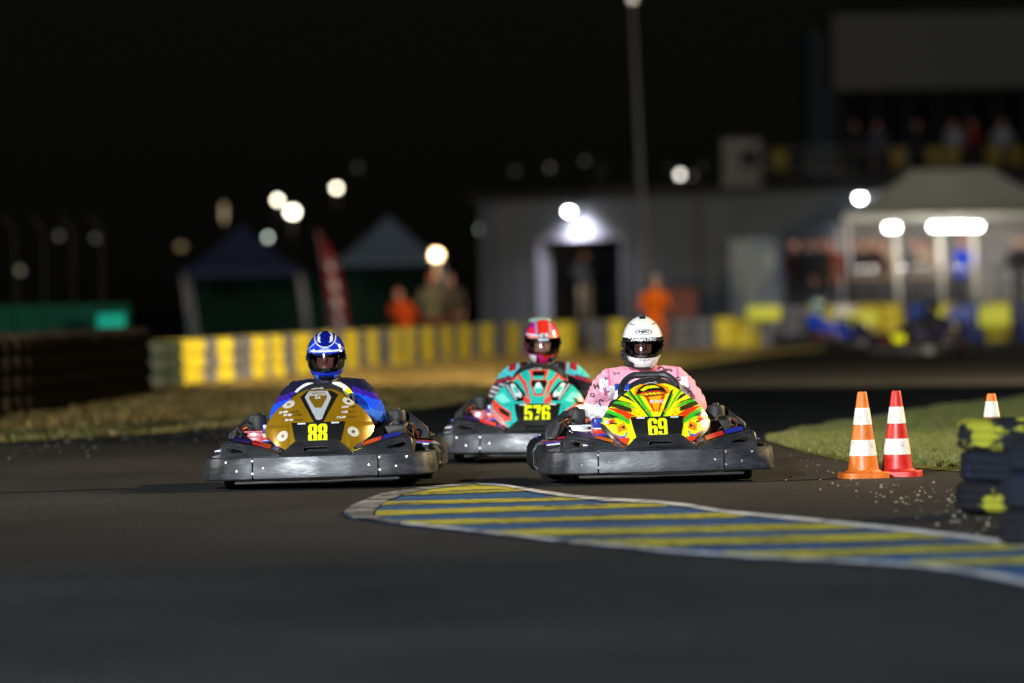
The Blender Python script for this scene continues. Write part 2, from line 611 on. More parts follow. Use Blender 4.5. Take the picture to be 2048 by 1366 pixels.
# pale concrete edging along the infield
me = MB()
pe = [p + Vector((0, 0, 0.002)) for p in resample(inf_far, 40)]
me.sweep(pe, [(-0.02, 0), (0.10, 0), (0.10, 0.035), (-0.02, 0.035)], smooth=False)
tag(me.build('kerb', mat('pale_concrete', (0.35, 0.34, 0.30, 1), 0.85, var=0.3, vs=3, bump=0.4, dirt=0.6, dirtcol=(0.1, 0.12, 0.05, 1))),
    'pale concrete edging round the grass infield', kind='structure')

# raised paddock behind the barriers
def prise(p, t):
    k = max(0, min(1, (p.x + 1.5) / 3.5))
    return 0.36 * k * min(1, t * 12)
sheet('paddock', [Vector((-60, 98, 0)), Vector((-6.2, 98, 0)), Vector((-4.0, 120, 0)), Vector((-1.2, 140, 0)), Vector((0.6, 143, 0)), Vector((4, 146, 0)), Vector((8, 150, 0)), Vector((40, 152, 0))],
      [Vector((-160, 420, 0)), Vector((-60, 420, 0)), Vector((-30, 420, 0)), Vector((0, 420, 0)), Vector((15, 420, 0)), Vector((30, 420, 0)), Vector((60, 420, 0)), Vector((160, 420, 0))],
      M_PADDOCK, 80, 60, base=0.05, amp=0.0, rises=prise, label='dark asphalt paddock behind the barriers')

# grass blades: one scattered mass per patch
def blades(name, label, quads, n, hmin, hmax, cols, wid=0.006):
    """quads: list of (near polyline, far polyline)"""
    A, B = resample(quads[0], 60), resample(quads[1], 60)
    A = np.array([p[:] for p in A]); B = np.array([p[:] for p in B])
    wgt = np.linalg.norm(B - A, axis=1); wgt = wgt / wgt.sum()
    i = rng.choice(59, n, p=wgt[:59] / wgt[:59].sum())
    u, t = rng.random(n), rng.random(n)
    a = A[i] * (1 - u)[:, None] + A[i + 1] * u[:, None]
    b = B[i] * (1 - u)[:, None] + B[i + 1] * u[:, None]
    p = a * (1 - t)[:, None] + b * t[:, None]
    p[:, 2] = 0.01
    h = rng.uniform(hmin, hmax, n) * (0.7 + 0.6 * np.abs(np.sin(p[:, 0] * 2.1) * np.cos(p[:, 1] * 1.3)))
    ang = rng.random(n) * math.tau
    w = np.stack([np.cos(ang), np.sin(ang), np.zeros(n)], 1) * wid * rng.uniform(.7, 1.5, n)[:, None]
    lean = np.stack([rng.normal(0, .45, n), rng.normal(0, .45, n), np.ones(n)], 1) * h[:, None]
    vs = np.empty((n * 3, 3))
    vs[0::3], vs[1::3], vs[2::3] = p - w, p + w, p + lean
    me = bpy.data.meshes.new(name)
    me.vertices.add(n * 3); me.vertices.foreach_set('co', vs.ravel())
    me.loops.add(n * 3); me.loops.foreach_set('vertex_index', np.arange(n * 3))
    me.polygons.add(n); me.polygons.foreach_set('loop_start', np.arange(n) * 3); me.polygons.foreach_set('loop_total', np.full(n, 3))
    me.update()
    cs = np.array(cols)
    c = cs[rng.integers(0, len(cs), n)] * rng.uniform(.7, 1.3, n)[:, None]
    c = np.repeat(np.concatenate([c, np.ones((n, 1))], 1), 3, 0)
    set_col(me, c)
    me.materials.append(mat('grass_blade', attr=True, rough=0.7, var=0.1, spec=0.2))
    return tag(add(name, me), label, 'grass', kind='stuff')

GREEN = [(0.09, 0.125, 0.025), (0.115, 0.15, 0.035), (0.15, 0.16, 0.05), (0.21, 0.19, 0.075)]
DRY = [(0.26, 0.17, 0.05), (0.20, 0.13, 0.035), (0.15, 0.11, 0.03), (0.30, 0.22, 0.08)]
inner = [a.lerp(b, 0.02) for a, b in zip(resample(inf_near, 30), resample(inf_far, 30))]
blades('grass', 'short green grass of the infield beside the cones', (inner, inf_far), 170000, 0.018, 0.048, GREEN, 0.006)
blades('grass', 'thin green grass along the far track edge', (edge[2:], grass_in[2:]), 22000, 0.02, 0.05, GREEN[1:] + DRY, 0.010)
blades('dry_grass', 'dry brown grass on the verge below the tyre wall', (grass_in[2:], back[2:]), 60000, 0.03, 0.09, DRY, 0.015)

# ------------------------------------------------------------------ painted island
def C5(x, y): return (660 + x / 1.4755, 940 + y / 1.4755)
up = [(40, 131), (60, 112), (100, 95), (150, 75), (230, 62), (330, 50), (430, 42), (520, 48), (600, 62), (700, 77), (800, 88), (950, 95), (1050, 105),
      (1150, 122), (1250, 133), (1400, 147), (1550, 162), (1700, 178), (1850, 195), (2048, 222), (2400, 262)]
lo = [(40, 134), (70, 148), (130, 152), (200, 165), (350, 180), (450, 192), (600, 208), (700, 222), (900, 238), (1000, 250), (1200, 264), (1400, 275),
      (1600, 285), (1750, 295), (1900, 315), (2048, 345), (2400, 412)]
isl = empty('painted_island')
tag(isl, 'blue and yellow striped painted island with white edge on the track', kind='structure')
def flat(name, pts, z, m, parent):
    bm = bmesh.new()
    vs = [bm.verts.new((p.x, p.y, z)) for p in pts]
    f = bm.faces.new(vs)
    if f.normal.z < 0: bmesh.ops.reverse_faces(bm, faces=[f])
    bmesh.ops.triangulate(bm, faces=bm.faces[:])
    bmesh.ops.recalc_face_normals(bm, faces=bm.faces[:])
    me = bpy.data.meshes.new(name)
    bm.to_mesh(me); bm.free()
    me.materials.append(m)
    return add(name, me, parent)
upg = [GR(*C5(*p)) for p in up]
log = [GR(*C5(*p)) for p in lo]
M_BLUEP = worn_paint('blue_road_paint', (0.010, 0.095, 0.28, 1), 0.31)
M_YELP = worn_paint('yellow_road_paint', (0.54, 0.50, 0.035, 1), 0.33)
M_WHITEP = worn_paint('white_road_paint', (0.68, 0.70, 0.72, 1), 0.32)
M_WORNP = worn_paint('worn_white_paint', (0.42, 0.43, 0.45, 1), 0.42)
flat('blue_paint', upg + log[::-1], 0.004, M_BLUEP, isl)
stripes = [  # (left x, top y, bottom y) -> (right x, top y, bottom y), in the enlarged crop
    ((250, 62, 78), (560, 56, 66)), ((160, 98, 108), (735, 82, 93)), ((140, 124, 139), (935, 101, 113)), ((215, 154, 169), (1240, 129, 143)),
    ((500, 182, 203), (1545, 159, 177)), ((790, 210, 238), (1760, 189, 208)), ((1280, 243, 268), (2040, 221, 240)), ((1830, 268, 286), (2330, 250, 276))]
ux, uy = [q[0] for q in up], [q[1] for q in up]
lx, ly_ = [q[0] for q in lo], [q[1] for q in lo]
for (a, b) in stripes:
    top, bot = [], []
    for x in np.linspace(max(a[0] - 120, 135), b[0] + 60, 60):
        t = (x - a[0]) / (b[0] - a[0])
        yt = max(a[1] + (b[1] - a[1]) * t + random.uniform(-.9, .9), np.interp(x, ux, uy) + 4)
        yb = min(a[2] + (b[2] - a[2]) * t + random.uniform(-.9, .9), np.interp(x, lx, ly_) - 3)
        if yb - yt > 1.5: top.append(GR(*C5(x, yt))); bot.append(GR(*C5(x, yb)))
    flat('stripe', top + bot[::-1], 0.008, M_YELP, isl)
flat('stripe', [GR(*C5(*p)) for p in [(430, 46), (520, 52), (600, 66), (235, 76), (330, 54)]], 0.0085, M_YELP, isl)
def ribbon(name, path, off, z, m):
    """painted line: path in the crop, off = thickness below it (crop pixels)"""
    a = [GR(*C5(*p)) for p in path]
    b = [GR(*C5(p[0], p[1] + o)) for p, o in zip(path, off)]
    A, B = resample(a, 60), resample(b, 60)
    return flat(name, A + B[::-1], z, m, isl)
ribbon('border_line', up[6:], [5, 7, 9, 9, 9, 9, 10, 10, 11, 11, 12, 12, 13, 14, 16][:len(up[6:])], 0.012, M_WHITEP)
ribbon('border_line', [(p[0], p[1] - o) for p, o in zip(lo[3:], [6, 6, 6, 6, 7, 7, 7, 8, 8, 9, 10, 12, 15, 18])], [6, 6, 6, 6, 7, 7, 7, 8, 8, 9, 10, 12, 15, 18], 0.012, M_WHITEP)
flat('border_line', [GR(*C5(*p)) for p in [(40, 131), (60, 112), (100, 95), (150, 75), (230, 62), (330, 50), (430, 42), (430, 47), (300, 62), (215, 78), (165, 98), (135, 118), (125, 138), (160, 150), (215, 158), (205, 166), (130, 152), (70, 148)]], 0.012, M_WORNP, isl)

# loose stones thrown onto the asphalt
def stones(name, label, pts, smin, smax, m):
    mb = MB()
    for p in pts:
        r = random.uniform(smin, smax) * random.choice([.6, 1, 1, 1.3])
        n = 5
        vs = []
        for ring, (rr, zz) in enumerate([(0.75, 0.0), (1.0, 0.45), (0.6, 0.95)]):
            for k in range(n):
                a = math.tau * k / n + ring * .4
                q = r * rr * random.uniform(.7, 1.2)
                vs.append((p.x + q * math.cos(a), p.y + q * math.sin(a) * 1.1, p.z + r * zz * random.uniform(.8, 1.1)))
        fs = [tuple(range(n))[::-1], tuple(range(2 * n, 3 * n))]
        for ring in range(2):
            for k in range(n):
                fs.append((ring * n + k, ring * n + (k + 1) % n, ring * n + n + (k + 1) % n, ring * n + n + k))
        mb.put(vs, fs)
    return tag(mb.build(name, m, auto=0), label, 'gravel', kind='stuff')
M_STONE = mat('pale_stone', (0.22, 0.185, 0.13, 1), 0.85, var=0.8, vs=45)
sp = []
for _ in range(130):
    t = random.random()
    sp.append(GR(1665 + 330 * t + random.gauss(0, 38), 962 + 70 * t ** 1.3 + random.gauss(0, 15)))
for _ in range(22): sp.append(GR(1600 + random.gauss(0, 45), 935 + random.gauss(0, 11)))
for _ in range(40): sp.append(GR(random.uniform(1900, 2010), random.uniform(985, 1075)))
stones('gravel', 'pale loose stones scattered round the cones and tyres', sp, 0.002, 0.009, M_STONE)
sp = [GR(x, 890 - x * 0.062 + abs(random.gauss(0, 16)) - 6) for x in [random.uniform(0, 760) for _ in range(200)]]
stones('gravel', 'pale loose stones along the far track edge', sp, 0.003, 0.008, M_STONE)
# ------------------------------------------------------------------ go-karts
_cache = {}
def cached(key, fn):
    if key not in _cache: _cache[key] = fn()
    return _cache[key]

# fairing (number-panel cowl): half width at a height, and depth of its surface
FZ = np.array([.205, .216, .255, .285, .305, .332, .370, .410, .448, .487, .515, .535, .549])
FW = np.array([.165, .190, .259, .294, .306, .311, .293, .268, .232, .180, .140, .108, .070])
def fw(z): return np.interp(z, FZ, FW)
def fsurf(x, z):
    t = (z - .216) / .333
    y = -.735 + .10 * t + .20 * t * t + 1.15 * x * x + 4.0 * np.maximum(np.abs(x) - .2, 0) ** 2
    ridge = np.clip((.030 + .055 * t - np.abs(x)) / .02, 0, 1) * np.clip((t - .45) / .1, 0, 1)
    wing = np.clip((np.abs(x) - .16) / .015, 0, 1) * np.clip((.36 - z) / .02, 0, 1)
    return y - .010 * ridge - .010 * wing

def fairing_mesh(paint, m, zk=1.0):
    nu, nv = 170, 150
    z = np.linspace(.205, .549, nv)
    z = .205 + (z - .205)
    X, Z = [], []
    for zz in z:
        X.append(np.linspace(-1, 1, nu) * fw(zz)); Z.append(np.full(nu, zz))
    X, Z = np.array(X), np.array(Z)
    Y = fsurf(X, Z)
    Zo = .205 + (Z - .205) * zk
    V = np.stack([X, Y, Zo], -1).reshape(-1, 3)
    col = paint(X.ravel(), Z.ravel())
    fs = []
    for i in range(nv - 1):
        for k in range(nu - 1):
            a = i * nu + k
            fs.append((a, a + 1, a + nu + 1, a + nu))
    # rolled rim going back from the outline
    rim = [(0, k) for k in range(nu)] + [(i, nu - 1) for i in range(1, nv)] + [(nv - 1, k) for k in range(nu - 2, -1, -1)] + [(i, 0) for i in range(nv - 2, 0, -1)]
    base = len(V)
    ids = [i * nu + k for i, k in rim]
    ext = V[ids] * np.array([.985, 1, .99]) + np.array([0, .035, .003])
    V = np.concatenate([V, ext]); col = np.concatenate([col, np.tile(np.array([[.015, .015, .015, 1]]), (len(ids), 1))])
    n = len(ids)
    for i in range(n):
        j = (i + 1) % n
        fs.append((ids[i], base + i, base + j, ids[j]))
    me = bpy.data.meshes.new('front_fairing')
    me.from_pydata(V.tolist(), [], fs)
    me.polygons.foreach_set('use_smooth', [True] * len(fs))
    set_col(me, col)
    me.materials.append(m)
    me.update()
    bvh = BVHTree.FromPolygons([tuple(v) for v in V], fs)
    return me, bvh

def painter(base, polys, tomap):
    def f(x, z):
        cx, cy = tomap(x, z)
        col = np.tile(np.array(base, float), (len(x), 1))
        for p in polys:
            c, shape = p[0], p[1]
            if shape == 'ell':
                ex, ey, rx, ry, ro = p[2]
                dx, dy = cx - ex, cy - ey
                u = (dx * math.cos(ro) + dy * math.sin(ro)) / rx; v = (-dx * math.sin(ro) + dy * math.cos(ro)) / ry
                k = u * u + v * v < 1
            elif shape == 'noise':
                k = np.sin(cx * p[2][0] + np.sin(cy * .05) * 3) * np.sin(cy * p[2][1] + cx * .02) > p[2][2]
                k &= inpoly(cx, cy, p[3])
            else:
                k = inpoly(cx, cy, shape)
            col[k] = c
        return col
    return f

def mirror(poly, c): return [(2 * c - x, y) for x, y in poly][::-1]
YEL, GRN, RDO, BLK, WHT = S(240, 238, 20), S(50, 190, 40), S(228, 62, 20), (.012, .012, .012, 1), (.72, .72, .7, 1)
ORG, OLI = S(245, 150, 20), S(62, 62, 22)

def paint69():
    c = 1035
    P = []
    def both(col, poly):
        P.append((col, poly)); P.append((col, mirror(poly, c)))
    both(GRN, [(815, 615), (848, 620), (903, 689), (940, 745), (955, 775), (900, 705), (853, 650)])
    both(BLK, [(750, 640), (791, 634), (848, 658), (895, 706), (845, 679), (799, 654)])
    both(BLK, [(722, 688), (768, 678), (848, 702), (884, 728), (822, 702), (768, 690)])
    both(GRN, [(722, 690), (768, 690), (826, 706), (905, 748), (876, 742), (807, 720), (738, 704)])
    both(OLI, [(702, 722), (729, 702), (783, 712), (861, 741), (861, 772), (807, 760), (749, 737)])
    both(RDO, [(690, 738), (749, 739), (822, 762), (897, 803), (843, 803), (843, 830), (791, 795), (729, 756)])
    both(GRN, [(630, 800), (668, 766), (702, 749), (791, 787), (843, 834), (843, 850), (768, 818), (691, 800)])
    both(S(18, 90, 40), [(640, 800), (672, 772), (700, 790), (760, 812), (700, 812)])
    both(BLK, [(672, 772), (700, 776), (770, 806), (720, 800)])
    both(GRN, [(655, 812), (720, 815), (843, 848), (843, 862), (700, 850), (630, 835)])
    both(YEL, [(660, 812), (720, 820), (800, 840), (846, 860), (846, 930), (830, 960), (770, 930), (720, 890), (660, 850)])
    both(ORG, [(668, 825), (735, 808), (742, 840), (690, 865)])
    both(WHT, [(655, 832), (700, 815), (712, 838), (668, 850)])
    both(RDO, [(690, 828), (728, 822), (732, 838), (700, 846)])
    both(BLK, [(700, 838), (756, 846), (750, 856), (700, 852)])
    both(ORG, [(742, 866), (800, 838), (818, 895), (752, 916)])
    both(BLK, [(758, 880), (800, 862), (804, 884), (764, 900)])
    both(ORG, [(764, 884), (782, 876), (790, 888), (770, 894)])
    both(S(60, 80, 190), [(720, 915), (765, 938), (800, 935), (806, 912), (818, 915), (800, 955), (755, 952)])
    both(RDO, [(706, 905), (760, 950), (834, 952), (815, 1003), (770, 975)])
    both(BLK, [(590, 845), (622, 838), (660, 852), (706, 905), (770, 975), (830, 1012), (800, 1060), (590, 950)])
    # centre wedge
    P.append((YEL, [(905, 640), (1165, 640), (1085, 805), (985, 805)]))
    both(GRN, [(895, 645), (925, 650), (1000, 790), (1000, 805), (980, 805)])
    P.append((BLK, [(836, 596), (850, 592), (986, 805), (972, 805)]))
    P.append((BLK, [(1158, 622), (1178, 616), (1078, 805), (1058, 805)]))
    both(RDO, [(955, 650), (985, 650), (1028, 770), (1015, 770)])
    P.append((S(235, 180, 20), [(990, 655), (1085, 655), (1045, 770), (1025, 770)]))
    for i in range(14): P.append((RDO if i % 2 else ORG, 'ell', (960 + 11 * i, 762 + 9 * math.sin(i * 2.3), 7, 4, .5)))
    # crest
    P.append((ORG, [(890, 640), (905, 600), (960, 566), (1070, 566), (1140, 600), (1150, 640), (1080, 655), (985, 662)]))
    P.append((BLK, [(900, 645), (925, 605), (965, 578), (1040, 570), (1105, 600), (1132, 640), (1085, 655), (980, 664)]))
    P.append((YEL, [(935, 615), (975, 588), (1040, 582), (1085, 602), (1040, 600), (990, 606), (960, 622)]))
    P.append((S(215, 60, 20), [(905, 645), (960, 628), (1060, 620), (1125, 636), (1085, 650), (980, 658)]))
    P.append((YEL, [(925, 646), (985, 636), (1060, 632), (1105, 640), (1060, 646), (985, 651)]))
    P.append((BLK, 'noise', (.22, .35, .35), [(925, 646), (985, 634), (1060, 630), (1105, 640), (1060, 647), (985, 652)]))
    fl = [(861, 735), (905, 760), (950, 800), (903, 803), (861, 772)]
    ms = [(708, 722), (732, 706), (783, 716), (856, 744), (856, 767), (807, 755), (752, 733)]
    for q in (fl, mirror(fl, c)): P.append((ORG, 'noise', (.13, .21, .30), q))
    for q in (ms, mirror(ms, c)): P.append((BLK, 'noise', (.5, .5, .15), q))
    return painter(YEL, P, lambda x, z: (c + x * 1283, 1000 - (z - .216) * 1283))

def paint88():
    c = 902
    P = []
    P.append((BLK, [(768, 560), (815, 515), (985, 515), (1040, 550), (940, 752), (918, 764), (880, 764)]))
    P.append((S(205, 208, 210), [(802, 560), (830, 517), (962, 517), (990, 570), (930, 728), (912, 736), (890, 730)]))
    P.append((S(140, 106, 20), [(833, 572), (852, 530), (945, 530), (962, 565), (927, 642), (878, 642)]))
    for e in [(688, 612, 46, 27, -.3), (1112, 603, 45, 25, .45), (650, 848, 44, 34, -.75), (1150, 832, 44, 32, .75)]:
        P.append((S(235, 232, 215), 'ell', e))
        P.append((S(175, 140, 70), 'ell', (e[0], e[1], e[2] * .32, e[3] * .34, e[4])))
    for e in [(1112, 603, 12, 10, 0), (1150, 832, 12, 11, 0)]: P.append((S(110, 85, 40), 'ell', e))
    P.append((BLK, [(480, 835), (516, 842), (560, 880), (690, 972), (700, 1010), (480, 960)]))
    P.append((BLK, [(1330, 830), (1292, 838), (1255, 880), (1115, 972), (1105, 1010), (1330, 960)]))
    return painter(S(160, 121, 18), P, lambda x, z: (c + x * 1354 * .93, 958 - (z - .216) * 1354))

def paint576():
    c = 905
    TEAL, TLT, RED, DK = S(40, 190, 175), S(120, 225, 210), S(232, 75, 60), S(22, 16, 18)
    P = []
    def both(col, poly): P.append((col, poly)); P.append((col, mirror(poly, c)))
    both(TLT, [(560, 760), (640, 730), (700, 800), (640, 820)])
    both(RED, [(655, 640), (735, 590), (745, 615), (665, 655)])
    both(DK, [(640, 662), (700, 632), (745, 650), (815, 745), (815, 800), (735, 805)])
    both(S(205, 230, 225), [(690, 660), (720, 650), (788, 745), (782, 772), (735, 760)])
    both(TEAL, [(712, 690), (740, 680), (765, 725), (740, 735)])
    both(S(170, 175, 180), [(655, 668), (672, 660), (748, 780), (740, 800)])
    both(RED, [(800, 745), (850, 790), (858, 822), (800, 822)])
    both(RED, [(738, 585), (760, 560), (842, 700), (852, 790), (830, 760), (790, 660)])
    both(TEAL, [(765, 570), (835, 545), (860, 640), (890, 800), (850, 780), (830, 690)])
    both(RED, [(790, 630), (812, 625), (828, 690), (818, 680)])
    P.append((RED, [(835, 540), (985, 540), (985, 560), (965, 625), (985, 640), (945, 760), (880, 760), (842, 640), (860, 625), (842, 560)]))
    P.append((DK, [(862, 550), (965, 550), (955, 590), (870, 590)]))
    P.append((TEAL, [(868, 592), (955, 592), (950, 622), (875, 622)]))
    P.append((DK, [(862, 628), (968, 628), (978, 655), (940, 745), (888, 745), (858, 660)]))
    P.append((S(150, 220, 215), [(895, 650), (925, 650), (950, 700), (935, 740), (892, 740), (875, 700)]))
    P.append((S(235, 240, 240), 'ell', (910, 665, 14, 20, 0)))
    P.append((TEAL, [(885, 700), (945, 700), (930, 738), (895, 738)]))
    both(RED, [(545, 800), (560, 780), (640, 850), (700, 890), (705, 960), (660, 975), (560, 860)])
    both(DK, [(600, 850), (640, 862), (690, 900), (690, 935), (625, 900)])
    both(S(230, 130, 130), [(520, 850), (545, 860), (680, 1010), (670, 1025), (520, 900)])
    P.append((RED, 'noise', (.06, .09, .55), [(560, 860), (660, 880), (700, 960), (650, 970)]))
    P.append((DK, [(1170, 780), (1250, 800), (1250, 860), (1200, 830)]))
    return painter(TEAL, P, lambda x, z: (c + x * 1257 * .95, 1025 - (z - .216) * 1257 * 1.16))

M_VIO = mat('sticker_violet', S(45, 38, 105), .35)
# ---- shared kart parts -------------------------------------------------
def belt_path(a, b):
    """outline of the perimeter bumper from parameter index a to b (front-left round to rear)"""
    h_ = [(.640, .30), (.642, .0), (.640, -.35), (.636, -.55), (.622, -.72), (.590, -.84), (.530, -.895), (.42, -.932), (.2, -.966)]
    pts = [(-x, y) for x, y in h_] + [(0, -.976)] + h_[::-1]
    return [(x, y, 0) for x, y in resample2(pts, a, b)]
def resample2(pts, a, b, n=26):
    full = resample([Vector((x, y, 0)) for x, y in pts], 400)
    i0, i1 = int(a * 399), int(b * 399)
    return [(full[int(round(i0 + (i1 - i0) * k / n))].x, full[int(round(i0 + (i1 - i0) * k / n))].y) for k in range(n + 1)]
BELT = [(0.0, .066), (.016, .062), (.025, .070), (.026, .090), (.018, .160), (.013, .184), (.006, .190), (-.03, .190), (-.03, .066)]
BELT = [(-o, h) for o, h in BELT]          # path runs left->right in front, outward is to the left of travel ... flipped

def belt(a, b):
    mb = MB()
    path = belt_path(a, b)
    prof = [(-o, h) for o, h in BELT]
    mb.sweep(path, prof)
    return mb

def make_wheel(r, w):
    t = MB().lathe([(r * .55, -w / 2), (r * .86, -w / 2), (r * .97, -w * .42), (r, -w * .3), (r, w * .3), (r * .97, w * .42), (r * .86, w / 2), (r * .55, w / 2)], 28, axis='X', closed=True)
    ri = MB().lathe([(r * .1, -w * .3), (r * .5, -w * .35), (r * .57, -w * .5), (r * .57, w * .5), (r * .5, w * .35), (r * .1, w * .3)], 20, axis='X', closed=True)
    return t.mesh('wheel', M_RUBBER), ri.mesh('rim', M_ALU)

D6 = [[(22, 0), (78, 0), (100, 22), (100, 94), (82, 114), (55, 114), (38, 106), (38, 156), (45, 164), (55, 164), (62, 156), (62, 134), (100, 134), (100, 168), (78, 190), (22, 190), (0, 168), (0, 22)],
      [(38, 35), (38, 78), (45, 86), (55, 86), (62, 78), (62, 35), (55, 27), (45, 27)]]
D9 = [[(100 - x, 190 - y) for x, y in lp] for lp in D6]
D5 = [[(22, 0), (78, 0), (100, 22), (100, 100), (80, 121), (55, 121), (38, 112), (38, 156), (95, 156), (95, 190), (4, 190), (1, 82), (38, 82), (45, 92), (55, 92), (62, 84), (62, 35), (55, 27), (45, 27), (38, 35), (38, 62), (0, 62), (0, 22)]]
D7 = [[(16, 0), (58, 0), (98, 150), (98, 190), (2, 190), (2, 154), (56, 154)]]
D8 = [[(22, 0), (78, 0), (100, 22), (100, 76), (90, 92), (10, 92), (0, 76), (0, 22)], [(40, 34), (40, 74), (45, 80), (55, 80), (60, 74), (60, 34), (55, 28), (45, 28)],
      [(10, 97), (90, 97), (100, 114), (100, 168), (78, 190), (22, 190), (0, 168), (0, 114)], [(40, 122), (40, 158), (45, 164), (55, 164), (60, 158), (60, 122), (55, 116), (45, 116)]]
DIG = {'5': D5, '6': D6, '7': D7, '8': D8, '9': D9}
def heavy_digit(ch, cx, cz, w, h, bvh, parent):
    def t3(x, z, d):
        X, Z = cx + (x - 50) / 100 * w, cz + (z - 95) / 190 * h
        hit = bvh.ray_cast(Vector((X, -3, Z)), Vector((0, 1, 0)))
        return (X, (hit[0].y if hit[0] else -.7) - .003, Z)
    return add('digit', plate2d(DIG[ch], 0.0, 0.0, M_LIME, 'digit', t3), parent)

def kart(name, label, loc, yaw, roll, paint, pm, number, engine_left='red', zk=1.0, group='karts racing on the track', detail=True, plate_dx=0):
    k = thing(name, label, 'kart', loc, (0, R(roll), R(yaw)), group)
    # perimeter bumper
    def part(nm, key, fn, parent=k, loc=None, rot=None):
        return add(nm, cached(key, fn), parent, loc, rot)
    fb = part('front_bumper', 'fb', lambda: belt(.402, .598).mesh('front_bumper', M_BELT))
    def bolts(xs):
        mb = MB()
        for x, z in xs:
            y = np.interp(abs(x), [0, .2, .42, .53], [-.976, -.966, -.932, -.895]) - .022
            mb.lathe([(0.0, -.004), (.006, -.004), (.008, 0), (.008, .004)], 8, (x, y, z), 'Y')
        return mb
    cl = part('bumper_corner', 'bcl', lambda: belt(.215, .400).mesh('bumper_corner', M_BELT))
    cr = part('bumper_corner', 'bcr', lambda: belt(.600, .785).mesh('bumper_corner', M_BELT))
    if detail:
        for i, (x, z) in enumerate([(-.505, .165), (-.445, .115)]):
            part('bolt', f'bolt{i}', lambda x=x, z=z: bolts([(x, z)]).mesh('bolt', M_STEEL), cl)
            part('bolt', f'boltr{i}', lambda x=x, z=z: bolts([(-x, z)]).mesh('bolt', M_STEEL), cr)
        for i, (x, z) in enumerate([(-.355, .168), (-.295, .128), (-.355, .098), (.355, .168), (.295, .128), (.355, .098)]):
            part('bolt', f'boltc{i}', lambda x=x, z=z: bolts([(x, z)]).mesh('bolt', M_STEEL), fb)
    # side pods: long bulged boxes along each flank, then guards round the rear wheels
    def pod(sgn):
        mb = MB()
        ys = [-.52, -.46, -.3, 0, .28, .34]
        vs, fs = [], []
        ring = [(x_ - .058, z_) for x_, z_ in [(.665, .075), (.70, .10), (.705, .165), (.68, .205), (.60, .225), (.49, .215), (.47, .17), (.49, .07)]]
        sc = [.90, .97, 1, 1, .99, .95]
        for y, s in zip(ys, sc):
            for (x, z) in ring: vs.append((sgn * (.55 + (x - .55) * s), y, .07 + (z - .07) * (s if y < 0 else s)))
        m = len(ring)
        for i in range(len(ys) - 1):
            for q in range(m): fs.append((i * m + q, i * m + (q + 1) % m, (i + 1) * m + (q + 1) % m, (i + 1) * m + q))
        fs += [tuple(range(m)), tuple((len(ys) - 1) * m + q for q in range(m))]
        return mb.put(vs, fs, True).mesh('side_pod', M_PLASTIC)
    def guard(sgn):
        mb = MB()
        vs, fs = [], []
        ring = [(x_ - .058, z_) for x_, z_ in [(.62, .055), (.69, .06), (.715, .09), (.715, .185), (.695, .225), (.655, .25), (.60, .255), (.58, .22)]]
        ys, sc = [.36, .42, .6, .8, .9, .94], [.92, .98, 1.02, 1.0, .95, .85]
        for y, s in zip(ys, sc):
            for (x, z) in ring: vs.append((sgn * (.5 + (x - .5) * s), y, .055 + (z - .055) * s))
        m = len(ring)
        for i in range(len(ys) - 1):
            for q in range(m): fs.append((i * m + q, i * m + (q + 1) % m, (i + 1) * m + (q + 1) % m, (i + 1) * m + q))
        fs += [tuple(range(m)), tuple((len(ys) - 1) * m + q for q in range(m))]
        mb.put(vs, fs, True)
        return mb.mesh('rear_wheel_guard', M_PLASTIC)
    for sgn in (-1, 1):
        p = part('side_pod', f'pod{sgn}', lambda: pod(sgn))
        def stick(sgn=sgn, q=0):
            mb = MB()
            if q == 0: mb.box((sgn * .55, -.12, .2285), (.11, .22, .006), (0, sgn * .10, 0))
            if q == 1: mb.box((sgn * .55, .12, .2285), (.11, .24, .006), (0, sgn * .10, 0))
            if q == 2: mb.box((sgn * .55, -.33, .2245), (.11, .15, .006), (0, sgn * .10, 0))
            return mb
        part('pod_sticker', f'st0{sgn}', lambda: stick(q=0).mesh('pod_sticker', M_BLUE), p)
        part('pod_sticker', f'st1{sgn}', lambda: stick(q=1).mesh('pod_sticker', M_ORED), p)
        part('pod_sticker', f'st2{sgn}', lambda: stick(q=2).mesh('pod_sticker', M_WHITE), p)
        g = part('rear_wheel_guard', f'gd{sgn}', lambda: guard(sgn))
        def gst(sgn=sgn, q=0):
            cx = [.545, .575, .603][q]
            return MB().box((sgn * cx, .62, .262 - .006 * q), (.036, .05, .008), (0, sgn * .14, 0), .002)
        for q, m_ in enumerate((M_ORED, M_WHITE, M_BLUE)):
            part('guard_sticker', f'gs{sgn}{q}', lambda q=q, m_=m_: gst(q=q).mesh('guard_sticker', m_), g)
    part('rear_bumper', 'rb', lambda: MB().tube([(-.56, .97, .15), (-.3, .99, .15), (.3, .99, .15), (.56, .97, .15)], .035, 10).mesh('rear_bumper', M_PLASTIC))
    # wings on the front bumper, with a slot
    def wing(sgn):
        out = [(-.535, .192), (-.528, .262), (-.518, .276), (-.500, .278), (-.34, .242), (-.215, .200), (-.21, .192)]
        hole = [(-.500, .225), (-.508, .240), (-.500, .252), (-.480, .250), (-.395, .228), (-.388, .218), (-.398, .212), (-.470, .212)]
        def t3(x, z, d):
            y = np.interp(abs(x), [0, .2, .42, .545], [-.955, -.945, -.912, -.868])
            return (x * -sgn, y + d + (z - .192) * .55, z)
        return plate2d([out, hole], .05, .006, M_PLASTIC, 'bumper_wing', t3)
